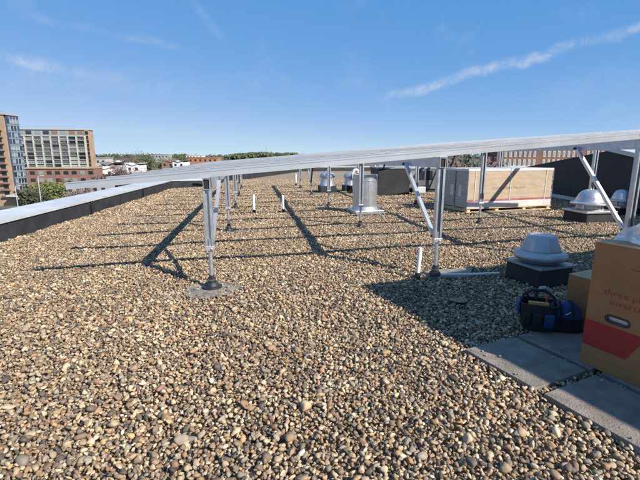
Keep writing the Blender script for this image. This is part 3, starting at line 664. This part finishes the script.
# clear film crumpled on top
fm = MB(); nx_, ny_ = 26, 34; fr = np.random.default_rng(11); ph1 = fr.uniform(0, 6, 12); kk = fr.normal(0, 16, (12, 2))
vs = []
for i in range(nx_+1):
    for j in range(ny_+1):
        x = 0.02+(BD+0.02)*i/nx_; y = -0.10-(BL-0.06)*j/ny_
        e = min(1, min(i, nx_-i, j, ny_-j)/5.0)
        z = sum(abs(math.sin(kk[q, 0]*x+kk[q, 1]*y+ph1[q])) for q in range(12))/12
        z = max(0, (z-0.32))*0.50*(0.1+0.9*e)+0.11*e*math.exp(-((x-0.24)**2+(y+0.36)**2)/0.035)+0.006
        vs.append((x+0.01*math.sin(7*y+3*i), y+0.012*math.sin(9*x+j), BH+0.003+z))
fm.add(vs, [(i*(ny_+1)+j, (i+1)*(ny_+1)+j, (i+1)*(ny_+1)+j+1, i*(ny_+1)+j+1) for i in range(nx_) for j in range(ny_)])
fo = fm.build('plastic_film', 'film', None, loc=(CB.x, CB.y, PZ), rot=(0, 0, cb_a)); tag(fo, 'crumpled clear plastic film lying on top of the large carton', 'plastic film')

# small carton behind the bags
SCN = Vector(P(1.475, 2.34))
sc_ = thing('small_carton', 'plain small brown carton standing behind the large printed carton', 'carton', (SCN.x, SCN.y, 0.0), cb_a)
mb = MB(); mb.box((0, -0.34, 0.004), (0.30, 0, 0.47)); mb.build('body', 'cardboard', sc_, bevel=0.004)
mb = MB(); mb.box((0.0, -0.34, 0.4705), (0.148, 0, 0.475)); mb.box((0.152, -0.34, 0.4705), (0.30, 0, 0.475)); mb.build('top_flap', 'cardboard_lit', sc_)

# ------------------------------------------------------------------ tool bags
TB = Vector(P(1.255, 2.235))
bag = thing('tool_bag', 'open black tool tote with blue pockets and a shoulder handle', 'tool bag', (TB.x, TB.y, PZ), R(-22)); bag.scale = (0.94, 1, 1.06)
def loft(secs, n, mb, capb=True, capt=True, mi=0, power=4.0):
    vs = []; fs = []
    for (cx, cy, z, a, b) in secs:
        for k in range(n):
            t_ = 2*math.pi*k/n; c_, s_ = math.cos(t_), math.sin(t_)
            vs.append((cx+a*math.copysign(abs(c_)**(2/power), c_), cy+b*math.copysign(abs(s_)**(2/power), s_), z))
    for i in range(len(secs)-1):
        for k in range(n): fs.append((i*n+k, i*n+(k+1) % n, (i+1)*n+(k+1) % n, (i+1)*n+k))
    if capb: fs.append(tuple(reversed(range(n))))
    if capt: fs.append(tuple(range((len(secs)-1)*n, len(secs)*n)))
    mb.add(vs, fs, mi); return mb
mb = MB(); loft([(0, 0, 0.0, .105, .085), (0, 0, 0.012, .125, .10), (0, 0, 0.12, .150, .115), (0.0, 0, 0.225, .158, .122), (0, 0, 0.228, .146, .110), (0, 0, 0.10, .135, .10)], 36, mb, True, True)
mb.build('body', 'bag_black', bag, auto=0.7)
for (x, w, m_) in ((-0.095, 0.05, 'bag_black'), (-0.01, 0.07, 'bag_black'), (0.085, 0.075, 'bag_blue')):
    mb = MB(); loft([(x, -0.108, 0.05, w*.5, .016), (x, -0.122, 0.08, w*.56, .020), (x, -0.128, 0.15, w*.56, .018), (x, -0.124, 0.165, w*.5, .008)], 18, mb); mb.build('pocket', m_, bag, auto=0.7)
mb = MB(); loft([(-0.155, 0, 0.13, .014, .075), (-0.166, 0, 0.16, .016, .08), (-0.168, 0, 0.215, .014, .08), (-0.16, 0, 0.235, .008, .07)], 18, mb); mb.build('pocket', 'bag_blue', bag, auto=0.7)
mb = MB(); mb.tube([(-0.14, 0, 0.20), (-0.125, 0, 0.275), (-0.06, 0.01, 0.315), (0.05, 0.01, 0.318), (0.12, 0, 0.275), (0.14, 0, 0.20)], 0.013, 10); mb.build('handle', 'bag_black', bag, auto=0.8)
bag2 = thing('tool_bag', 'closed blue and black zip bag leaning against the large carton', 'tool bag', (TB.x+0.215, TB.y-0.02, PZ), R(-14)); bag2.scale = (0.88, 0.9, 0.95)
mb = MB(); loft([(0, 0, 0.0, .13, .09), (0, 0, 0.015, .152, .11), (0, 0, 0.10, .158, .116), (0.0, 0, 0.13, .156, .114)], 32, mb); mb.build('body', 'bag_black', bag2, auto=0.7)
mb = MB(); loft([(0, 0, 0.131, .150, .108), (0, 0.004, 0.19, .140, .098), (0.004, 0.006, 0.235, .11, .074), (0.006, 0.008, 0.255, .07, .045)], 32, mb, power=3.0); mb.build('top', 'bag_blue', bag2, auto=0.9)
mb = MB(); pts = []
for k in range(11):
    a = math.pi*k/10; pts.append((0.05, -0.125*math.cos(a), 0.11+0.162*math.sin(a)))
mb.tube(pts, 0.011, 8); mb.build('strap', 'bag_black', bag2, auto=0.8)
pts = [(p[0]-0.10, p[1]*0.97, p[2]-0.006) for p in pts]; mb = MB(); mb.tube(pts, 0.011, 8); mb.build('strap', 'bag_black', bag2, auto=0.8)
mb = MB(); mb.bar((-0.02, -0.118, 0.172), (0.025, -0.110, 0.196), 0.012, 0.004); mb.build('badge', 'wrap', bag2)
def tool(name, lab, cat, p, q, m1, frac=0.5, r=0.013):
    p = Vector(p); q = Vector(q); o = thing(name, lab, cat, (TB.x, TB.y, PZ), R(-22)); m = p.lerp(q, frac)
    mb = MB(); mb.tube([p, m], 0.005, 8); mb.build('shaft', 'steel', o); mb = MB(); mb.tube([m, m.lerp(q, .1), m.lerp(q, .8), q], [r*.8, r, r, r*.7], 10); mb.build('grip', m1, o, auto=0.7)
tool('screwdriver', 'black handled screwdriver standing up in the open tool tote', 'screwdriver', (-0.06, 0.03, 0.11), (-0.09, 0.03, 0.30), 'rubber')
tool('screwdriver', 'red handled screwdriver standing up in the open tool tote', 'screwdriver', (0.05, 0.02, 0.11), (0.075, 0.04, 0.29), 'tool_red')
tool('nut_driver', 'dark nut driver tilted at the rear of the open tool tote', 'nut driver', (0.0, 0.05, 0.11), (-0.02, 0.085, 0.32), 'rubber')
ly = thing('spirit_level', 'short yellow spirit level lying across the open tool tote', 'spirit level', (TB.x, TB.y, PZ), R(-22))
mb = MB(); mb.box((-0.085, -0.095, 0.226), (0.07, -0.065, 0.262)); mb.build('body', 'tool_yellow', ly, bevel=0.004)
mb = MB(); mb.box((-0.03, -0.0962, 0.236), (0.0, -0.0952, 0.252)); mb.build('vial', 'glass_pale', ly)
mb = MB(); mb.bar((0, 0, 0), (0.075, 0.02, 0), 0.03, 0.02); q = CURB+Vector((-0.19, -0.42))
tag(mb.build('foam_scrap', 'wrap', None, loc=(q.x, q.y, 0.028)), 'small pale scrap lying on gravel between ventilator curb and tool tote', 'scrap')
q = Vector(P(1.05, 2.62)); mb = MB()
pts = [(0.11*math.cos(a)*(1+.15*math.sin(3*a)), 0.07*math.sin(a), 0.0) for a in [2*math.pi*k/14 for k in range(14)]]
mb.prism(pts, 0, 0.022); tag(mb.build('rubber_scrap', 'rubber', None, loc=(q.x-0.13, q.y+0.12, 0.012), rot=(0.05, 0.04, 0.3), bevel=0.006), 'dark scrap of roofing rubber lying on shaded gravel', 'scrap')

# ------------------------------------------------------------------ equipment farther back
def small_vent(c, s, lab):
    o = thing('curb_ventilator', lab, 'ventilator', (c.x, c.y, 0), R(9), 'small ventilators at the back of the roof')
    mb = MB(); mb.box((-0.34*s, -0.34*s, -0.02), (0.34*s, 0.34*s, 0.28*s)); mb.build('curb', 'membrane', o, bevel=0.02)
    mb = MB(); mb.lathe([(0.33*s, 0.281*s), (0.30*s, 0.34*s), (0.27*s, 0.60*s), (0.32*s, 0.62*s), (0.33*s, 0.68*s), (0.28*s, 0.78*s), (0.14*s, 0.86*s), (0.02*s, 0.88*s)], 28); mb.build('hood', 'spun', o, auto=0.5)
small_vent(Vector(P(0.20, 11.6)), 1.0, 'small silver hooded ventilator on a black curb far back behind the exhaust drum')
small_vent(Vector(P(0.88, 11.9)), 0.95, 'silver hooded ventilator on a black curb between exhaust drum and black equipment box')
gp = thing('gooseneck_vent', 'white gooseneck vent pipe standing behind the exhaust drum', 'vent pipe', (*P(0.90, 11.2), 0))
pts = [(0, 0, -0.02), (0, 0, 0.85)]+[(0.10-0.10*math.cos(a), 0, 0.85+0.10*math.sin(a)) for a in [math.pi*k/8 for k in range(1, 9)]]+[(0.20, 0, 0.75)]
mb = MB(); mb.tube(pts, 0.055, 14); mb.build('pipe', 'pvc', gp, auto=0.7)
mb = MB(); mb.lathe([(0.16, -0.01), (0.15, 0.12), (0.06, 0.2)], 18); mb.build('boot', 'rubber', gp, auto=0.7)
bb = thing('equipment_box', 'black membrane clad equipment box with pale metal lid behind the racking', 'equipment box', (*P(1.50, 10.7), 0), R(3))
mb = MB(); mb.box((0, 0, -0.02), (1.25, 1.7, 1.02)); mb.build('box', 'membrane', bb, bevel=0.015)
mb = MB(); mb.box((-0.03, -0.03, 1.021), (1.28, 1.73, 1.07)); mb.build('lid', 'alum_dull', bb)
hv = thing('air_handler', 'grey sheet metal air handling unit beside the black equipment box', 'air handler', (*P(2.50, 11.6), 0), R(5))
mb = MB(); mb.box((0, 0, 0.12), (1.5, 1.5, 0.98)); mb.build('casing', 'clad_dark', hv, bevel=0.01)
mb = MB(); mb.box((-0.02, -0.02, 0.981), (1.52, 1.52, 1.03)); mb.build('lid', 'coping', hv)
for x in (0.02, 0.36, 0.70):
    mb = MB(); mb.box((x+0.04, -0.008, 0.50), (x+0.30, -0.001, 0.88)); mb.build('access_panel', 'glass_dark' if x > 0.3 else 'grey_paint', hv)
mb = MB(); mb.box((0.05, 0.05, -0.02), (1.45, 1.45, 0.119)); mb.build('base_rail', 'membrane', hv)
mb = MB(); mb.box((0.12, -0.34, -0.02), (0.62, -0.06, 0.24)); mb.build('service_box', 'coping', hv, bevel=0.02)

# ------------------------------------------------------------------ the town below and beyond
def gz(z): return z
mb = MB(); n = 64; mb.add([(0, 0, GROUND_Z)]+[(16000*math.cos(2*math.pi*k/n), 16000*math.sin(2*math.pi*k/n), GROUND_Z) for k in range(n)], [(0, 1+k, 1+(k+1) % n) for k in range(n)])
struct(mb.build('town_ground', 'town_ground'))
mb = MB(); mb.add([(-300, 95, GROUND_Z+.01), (-40, 140, GROUND_Z+.01), (-40, 156, GROUND_Z+.01), (-300, 111, GROUND_Z+.01)], [(0, 1, 2, 3)]); struct(mb.build('road', 'asphalt'))
for k in range(16):
    mb = MB(); t0 = k/16; a = Vector((-300, 103, GROUND_Z+.016)).lerp(Vector((-40, 148, GROUND_Z+.016)), t0); d = Vector((260, 45, 0)).normalized()
    mb.bar(a, a+d*5, 0.3, 0.004); struct(mb.build('road_marking', 'white_wall'))

def facade_windows(par_, x0, x1, cols, z0, z1, rows, ww, wh, yf, mats_, sill='white_wall', rs=random, rail=None):
    me = {}
    for m in set(mats_):
        b = MB(); b.box((-ww/2, -0.08, 0), (ww/2, 0.0, wh)); me[m] = b.mesh('window', m)
    fr_ = MB(); fr_.box((-ww/2-.12, -0.14, -0.18), (ww/2+.12, -0.02, -0.001)); fme = fr_.mesh('sill', sill)
    for i in range(cols):
        for j in range(rows):
            x = x0+(x1-x0)*(i+.5)/cols; z = z0+(z1-z0)*(j+.22)/rows
            w = inst('window', me[rs.choice(mats_)], par_, (x, yf, z)); inst('sill', fme, w)

# apartment block with white grid facade
D = 195.0; L0 = at(17, 150, D); R0 = at(79, 150, D); top = at(50, 128.5, D).z; gb = at(60, 167.5, D).z; bm_ = at(60, 169.5, D).z
apt = thing('apartment_block', 'long apartment block with white gridded balcony front on a red brick base', 'building', (L0.x, D, GROUND_Z), R(6))
W_ = (R0.x-L0.x)*1.055; g0 = gb-GROUND_Z; tp = top-GROUND_Z
mb = MB(); mb.box((0, 0.6, g0), (W_, 5, tp-0.4)); mb.build('wall', 'facade_grey', apt)
mb = MB(); mb.box((-4, -0.4, 0), (W_+3, 9, g0-0.6)); mb.build('brick_base', 'brick_red', apt)
mb = MB(); mb.box((-4.2, -0.9, g0-0.59), (W_+3.2, 9.2, g0-0.02)); mb.build('base_ledge', 'tan_brick', apt)
mb = MB(); mb.box((-0.4, 0.2, tp-0.39), (W_+2.4, 5.3, tp)); mb.build('roof_cornice', 'cream', apt)
mb = MB(); mb.box((W_+0.01, 0.3, g0), (W_+2.0, 5, tp-0.4)); mb.build('end_wall', 'tan_brick', apt)
rows, cols = 8, 8; fh = (tp-3.2-g0)/rows; cw = W_/cols
pm = MB(); pm.box((-0.28, -0.2, 0), (0.28, 0.6, tp-3.2-g0)); pme = pm.mesh('pilaster', 'cream')
for i in range(cols+1): inst('pilaster', pme, apt, (i*cw if i else 0.3, 0, g0))
fm_ = MB(); fm_.box((0.0, -0.05, -0.22), (W_, 0.6, 0.0)); fme = fm_.mesh('floor_band', 'cream')
for j in range(rows+1): inst('floor_band', fme, apt, (0, 0, g0+j*fh+(0.23 if j == 0 else 0)))
wmes = []
for m in ('glass_dark', 'glass_dark', 'glass_pale', 'glass_blue'):
    b = MB(); b.box((-cw*0.37, 0.45, 0.0), (cw*0.37, 0.598, fh*0.62)); wmes.append(b.mesh('window', m))
bl = MB()
for q in range(9): bl.box((-cw*0.40+q*cw*0.1-0.04, -0.03, 0), (-cw*0.40+q*cw*0.1+0.04, 0.03, 0.95))
bl.box((-cw*0.42, -0.05, 0.951), (cw*0.42, 0.05, 1.03)); blm = [bl.mesh('balcony_rail', 'white_wall'), bl.mesh('balcony_rail', 'glass_dark'), bl.mesh('balcony_rail', 'facade_grey')]
rs = random.Random(3)
for i in range(cols):
    for j in range(rows):
        dk = i in (1, 2, 7) or rs.random() < .25
        inst('window', wmes[rs.randrange(2) if dk else rs.choice((0, 2, 2, 3))], apt, ((i+.5)*cw, 0.0, g0+j*fh+fh*0.12))
        if j < rows: inst('balcony_rail', rs.choice(blm), apt, ((i+.5)*cw, -0.1, g0+j*fh+0.02))
for i in range(cols+1):
    b = MB(); b.box((-(cw*.34 if i < cols else .7), -.02, 0), (cw*.34 if i < cols else .7, 0.0, 1.7)); x = (i+.5)*cw if i < cols else W_+1.0
    o = b.build('window', rs.choice(['glass_dark', 'glass_pale', 'brick_red']), apt, loc=(x, 0.58 if i < cols else 0.29, tp-2.6))
for i in range(10):
    for j in range(3):
        b = MB(); b.box((-1.1, -.05, 0), (1.1, 0.0, 1.7)); b.build('window', rs.choice(['glass_dark', 'glass_dark', 'glass_pale']), apt, loc=(-2+i*(W_+7)/10, -0.401, 2.5+j*3.4))
for j in range(rows):
    b = MB(); b.box((-.5, -.03, 0), (.5, 0, 1.6)); b.build('window', 'glass_dark', apt, loc=(W_+1.1, 0.299, g0+j*fh+fh*.2))
b = MB(); b.box((W_*0.52, 1.5, tp+.001), (W_*0.58, 4, tp+.9)); b.build('roof_plant', 'grey_wall', apt)

# brick and glass tower at the left
D2 = 150.0; a = at(-60, 150, D2); b_ = at(8, 150, D2); tz = at(8, 113, D2).z-GROUND_Z
tw = thing('residential_tower', 'tall tan brick tower with a dark blue glazed side', 'building', (a.x, D2, GROUND_Z), 0)
w1 = b_.x-a.x; DP = 6.6
mb = MB(); mb.box((0, 0, 0), (w1, DP, tz-0.6)); mb.build('wall', 'tan_brick', tw)
mb = MB(); mb.box((-0.3, -0.3, tz-0.59), (w1+1.0, DP+.3, tz)); mb.build('roof_slab', 'grey_wall', tw)
mb = MB(); mb.box((w1+0.01, 0.5, 5), (w1+0.6, DP-.1, tz-0.6)); bay = mb.build('glazed_bay', 'glass_blue', tw)
NF = 11; fhh = (tz-7)/NF
sp_ = MB(); sp_.box((w1+0.601, 0.45, 0), (w1+0.75, DP, 0.5)); spm = sp_.mesh('spandrel', 'grey_paint')
ml = MB(); ml.box((w1+0.601, -0.07, 5), (w1+0.70, 0.07, tz-0.7)); mlm = ml.mesh('mullion', 'lamp_metal')
pa = MB(); pa.box((w1+0.601, 0.1, 0), (w1+0.63, 1.3, 1.5)); pam = [pa.mesh('pane', 'glass_dark'), pa.mesh('pane', 'glass_pale')]
for j in range(NF):
    inst('spandrel', spm, bay, (0, 0, 5.2+j*fhh))
    for k in range(4): 
        if random.random() < .6: inst('pane', random.choice(pam), bay, (0, 0.55+k*1.5, 5.2+j*fhh+.8))
for k in range(1, 4): inst('mullion', mlm, bay, (0, 0.5+k*(DP-.6)/4, 0))
wv = MB(); wv.box((-0.9, -.06, 0), (.9, 0, 1.9)); wvm = wv.mesh('window', 'glass_dark'); wr = MB(); wr.box((-1.6, -1.0, 0), (1.6, -0.001, 0.5)); wrm = wr.mesh('balcony', 'brick_red')
for j in range(NF):
    for k in range(4): inst('window', wvm, tw, (w1-2.6-k*3.9, 0, 4+j*fhh))
    inst('balcony', wrm, tw, (w1-2.6, 0, 3.3+j*fhh))
mb = MB(); mb.box((w1-1, -3, 3.6), (w1+6, -0.31, 4.2)); mb.build('canopy', 'coping', tw)

# trees: trunk, limbs, leafy crown
def tree(loc, ht, rad, leaf, nleaf, lab, grp, seed, bare=False, lsize=0.5, base=0.35):
    r = np.random.default_rng(seed); o = thing('tree', lab, 'tree', loc, 0, grp)
    mb = MB(); mb.tube([(0, 0, -0.1), (r.normal(0, .1), r.normal(0, .1), ht*.3), (r.normal(0, .3), r.normal(0, .3), ht*.75)], [ht*.028, ht*.02, ht*.007], 8)
    tips = []
    for k in range(14 if not bare else 26):
        a = r.uniform(0, 6.28); z = ht*r.uniform(.22, .6); l = rad*r.uniform(.5, .95); zt = min(ht*.97, z+ht*r.uniform(.12, .42))
        p0 = Vector((0, 0, z)); p1 = Vector((math.cos(a)*l*.5, math.sin(a)*l*.5, (z+zt)/2+ht*.03)); p2 = Vector((math.cos(a)*l, math.sin(a)*l, zt))
        mb.tube([p0, p1, p2], [ht*.011, ht*.007, ht*.002], 5); tips += [p1, p2, p2]
        for q in range(3 if not bare else 7):
            s = p1.lerp(p2, r.uniform(0, 1)); e = s+Vector(r.normal(0, rad*.22, 3))+Vector((0, 0, rad*.12)); mb.tube([s, e], [ht*.004, ht*.001], 4); tips.append(e)
    mb.build('trunk', 'bark' if not bare else 'twig', o)
    m = nleaf; cs = [Vector((r.normal(0, rad*.42), r.normal(0, rad*.42), ht*(base+.28)+r.normal(0, ht*.17))) for _ in range(16)]+tips[:40]
    vs = []; fs = []
    for i in range(m):
        c0 = cs[r.integers(0, len(cs))]; p = c0+Vector(r.normal(0, rad*.17, 3)); 
        if p.z > ht*1.04 or p.z < ht*base*.6: p.z = ht*r.uniform(base, .95)
        u_ = Vector(r.normal(size=3)).normalized(); w_ = u_.orthogonal().normalized(); s = lsize*r.uniform(.5, 1.3)
        k = len(vs); vs += [p-u_*s, p+w_*s*.6, p+u_*s, p-w_*s*.6]; fs.append((k, k+1, k+2, k+3))
    mc = MB(); mc.add(vs, fs); mc.build('crown', leaf, o)
def tpos(u, Y): p = at(u, 160, Y); return (p.x, Y, GROUND_Z)
def th(v, Y): return at(200, v, Y).z-GROUND_Z
TL = [(46, 150, 182.5, 5.5, 'leaf_spring', 'pale green spring tree by the street in front of the brick base'),
      (27, 140, 190, 4.0, 'leaf_dark', 'dark round tree in front of the brick and glass tower'),
      (33, 165, 187, 4.0, 'twig', 'brownish budding tree between the tower and the brick base'),
      (95, 230, 166, 6.0, 'leaf_dark', 'dark tree at the end of the gridded apartment block'),
      (131, 260, 151, 10.0, 'twig', 'large bare purplish tree among the houses'),
      (150, 240, 154, 8.0, 'leaf_green', 'broad green tree beside the bare purplish tree'),
      (165, 300, 157, 8.0, 'leaf_spring', 'yellow green tree standing behind the broad green tree'),
      (188, 330, 155, 8.0, 'leaf_green', 'green tree beside the orange tiled house'),
      (120, 200, 166, 6.0, 'twig', 'low brown leafless tree in front of the houses'),
      (138, 190, 168, 6.0, 'twig', 'wide brown scrubby tree before the bare purplish tree'),
      (105, 300, 158, 7.0, 'leaf_dark', 'dark tree behind the cream flat roofed building'),
      (75, 140, 188, 5.0, 'twig', 'brown scrubby tree beyond the roof corner next to the road')]
for i, (u, Y, v, r_, lf, lab) in enumerate(TL):
    tree(tpos(u, Y), th(v, Y), r_, lf, 1500 if lf != 'twig' else 1100, lab, 'trees in the town', 40+i, lf == 'twig', 0.50 if lf != 'twig' else 0.30)
for i, (u, Y, v, lf, lab) in enumerate(((446, 75, 152, 'twig', 'brown leafless tree beyond the panel crate'), (463, 80, 150, 'leaf_dark', 'dark olive tree beyond the panel crate'), (482, 85, 149, 'twig', 'brown leafless tree next to the long brick building'))):
    tree(tpos(u, Y), th(v, Y), 5.0, lf, 5200, lab, 'trees behind the panel crate', 80+i, False, 0.36)

def house(u, Y, vt, w, d, wall, roof_m, lab, rz=0.0, gable=True, pitch=0.35):
    p = at(u, 160, Y); hh = at(u, vt, Y).z-GROUND_Z; o = thing('house', lab, 'house', (p.x, Y, GROUND_Z), rz, 'houses in the town')
    eh = hh-(w*pitch/2 if gable else 0.6)
    mb = MB(); mb.box((-w/2, -d/2, 0), (w/2, d/2, eh))
    if gable: mb.add([(-w/2, -d/2, eh), (w/2, -d/2, eh), (0, -d/2, hh-.02), (-w/2, d/2, eh), (w/2, d/2, eh), (0, d/2, hh-.02)], [(0, 1, 2), (5, 4, 3)])
    mb.build('wall', wall, o)
    mb = MB()
    if gable:
        for s in (-1, 1): mb.bar((s*(w/2+.5)/2, -d/2-.4, (hh+eh)/2), (s*(w/2+.5)/2, d/2+.4, (hh+eh)/2), math.hypot(w/2+.5, hh-eh), .25, up=(-s*(hh-eh)*1.0, 0, w/2+.5)) 
    else: mb.box((-w/2-.3, -d/2-.3, eh), (w/2+.3, d/2+.3, hh))
    mb.build('roof', roof_m, o)
    b = MB(); b.box((-.7, -.07, 0), (.7, 0, 1.5)); wm = b.mesh('window', 'glass_dark')
    for k in range(max(2, int(w/3.2))):
        for z in (1.2, eh-2.6):
            inst('window', wm, o, (-w/2+(k+.5)*w/max(2, int(w/3.2)), -d/2, z))
HS = [(99, 260, 157.5, 13, 9, 'cream', 'grey_wall', 'cream flat roofed building next to the apartment block', 0, False),
      (105, 215, 166, 9, 9, 'white_wall', 'tile_orange', 'white gabled house with a reddish roof below the cream building', .3, True),
      (112, 245, 162, 11, 9, 'grey_wall', 'shingle', 'grey gabled house with dark shingle roof', -.2, True),
      (121, 275, 160, 9, 9, 'white_wall', 'shingle', 'narrow white gabled house between the bare trees', .1, True),
      (136, 225, 163, 7, 9, 'white_wall', 'coping', 'small white gabled house with pale metal roof', .0, True),
      (172, 290, 159, 12, 9, 'brick_red', 'shingle', 'red brick house with dark roof behind the parapet', .1, True),
      (181, 280, 160, 8, 9, 'white_wall', 'shingle', 'white house next to the red brick house', -.1, True),
      (205, 320, 157, 22, 12, 'tile_orange', 'tile_orange', 'wide orange flat roofed building in front of the far wood', 0, False),
      (196, 420, 154.6, 16, 12, 'white_wall', 'coping', 'white flat block rising above the town trees', 0, False),
      (162, 460, 154.2, 18, 12, 'grey_wall', 'grey_wall', 'blue grey flat block behind the town trees', 0, False),
      (88, 170, 183, 16, 8, 'grey_wall', 'coping', 'low grey shed with pale roof before the apartment block', .1, False)]
for h_ in HS: house(*h_)

# street lamps
def lamp(u, Y, vt, lab):
    p = at(u, 190, Y); hh = at(u, vt, Y).z-GROUND_Z; o = thing('street_lamp', lab, 'street lamp', (p.x, Y, GROUND_Z), 0, 'street lamps by the road')
    mb = MB(); mb.tube([(0, 0, 0), (0, 0, hh*.9), (0.1, 0, hh)], [0.16, 0.11, 0.08], 8); mb.build('pole', 'lamp_metal', o)
    mb = MB(); mb.tube([(0.1, 0, hh-.1), (0.9, 0, hh+.15)], 0.07, 6); mb.box((.8, -.18, hh+.05), (1.6, .18, hh+.25)); mb.build('head', 'lamp_metal', o)
lamp(39.5, 112, 176, 'tall pale street lamp in front of the green spring tree')
lamp(15.5, 110, 186, 'street lamp beside the glazed corner of the brick tower')

# long brick building on the right
D3 = 140.0; a = at(497, 155, D3); b_ = at(660, 155, D3); tz = at(560, 146.5, D3).z-GROUND_Z
mat('brick_dark', (0.17, 0.085, 0.06), 0.9, 0, 0.2, 0.5)
bk = thing('brick_building', 'long red brick building with rows of white framed windows beyond the crate', 'building', (a.x, D3, GROUND_Z), 0)
w_ = b_.x-a.x
mb = MB(); mb.box((0, 0, 0), (w_, 14, tz)); mb.build('wall', 'brick_dark', bk)
mb = MB(); mb.box((-.3, -.4, tz+.001), (w_+.3, 14.3, tz+.35)); mb.build('cornice', 'coping', bk)
fm1 = MB(); fm1.box((-.42, -.12, 0), (.42, 0, 2.0)); f1 = fm1.mesh('window', 'cream'); pn = MB(); pn.box((-.27, -.15, .2), (.27, -.121, 1.8)); p1 = pn.mesh('pane', 'glass_pale')
zs = [at(540, 157.0, D3).z-GROUND_Z, at(540, 165.5, D3).z-GROUND_Z]
nW = int(w_/1.62)
for j, z in enumerate(zs):
    for i in range(nW):
        if i % 9 == 8: continue
        w = inst('window', f1, bk, (1.2+i*1.62, 0, z)); inst('pane', p1, w)
mb = MB(); mb.box((-3, -6, 0), (w_, -0.2, at(540, 166, D3-6).z-GROUND_Z)); mb.build('low_wing', 'coping', bk)

# far wood along the horizon
def wood(name, u0, u1, Y, vtop, depth, n, leaf, lab, seed):
    r = np.random.default_rng(seed); x0 = at(u0, 156, Y).x; x1 = at(u1, 156, Y).x; vs = []; fs = []
    nc = int((x1-x0)/7)
    cx = r.uniform(x0, x1, nc*3); cy = Y+r.uniform(0, depth, nc*3); chh = (at(320, vtop, Y).z-GROUND_Z)*r.uniform(.78, 1.0, nc*3)
    for i in range(n):
        k = r.integers(0, nc*3); rad = 5.5; p = Vector((cx[k]+r.normal(0, rad*.5), cy[k]+r.normal(0, rad*.5), GROUND_Z+chh[k]*(1-abs(r.normal(0, .22)))))
        u_ = Vector(r.normal(size=3)).normalized(); w_ = u_.orthogonal().normalized(); s = r.uniform(.8, 1.9); q = len(vs)
        vs += [p-u_*s, p+w_*s*.7, p+u_*s, p-w_*s*.7]; fs.append((q, q+1, q+2, q+3))
    mb = MB(); mb.add(vs, fs); o = mb.build(name, leaf); o['kind'] = 'stuff'; tag(o, lab, 'wood')
wood('wood', 222, 305, 430, 152.0, 60, 9000, 'leaf_green', 'green wood along the horizon behind the far roof edge', 1)
wood('wood', -60, 700, 900, 153.6, 80, 16000, 'leaf_dark', 'long dark line of distant trees on the horizon', 2)
wood('scrub', 40, 230, 185, 176, 60, 9000, 'twig', 'brown scrub and hedges between the road and the houses', 3)
# distant mast
mm_ = thing('radio_mast', 'thin distant lattice mast above the green wood', 'mast', (at(266, 156, 700).x, 700, GROUND_Z))
mb = MB(); hh = at(266, 146, 700).z-GROUND_Z; mb.tube([(0, 0, 0), (0, 0, hh)], [0.8, .25], 4); mb.build('pole', 'grey_wall', mm_)
mb = MB(); mb.box((-1.6, -.2, hh*.86), (1.6, .2, hh*.88)); mb.build('crossarm', 'grey_wall', mm_)
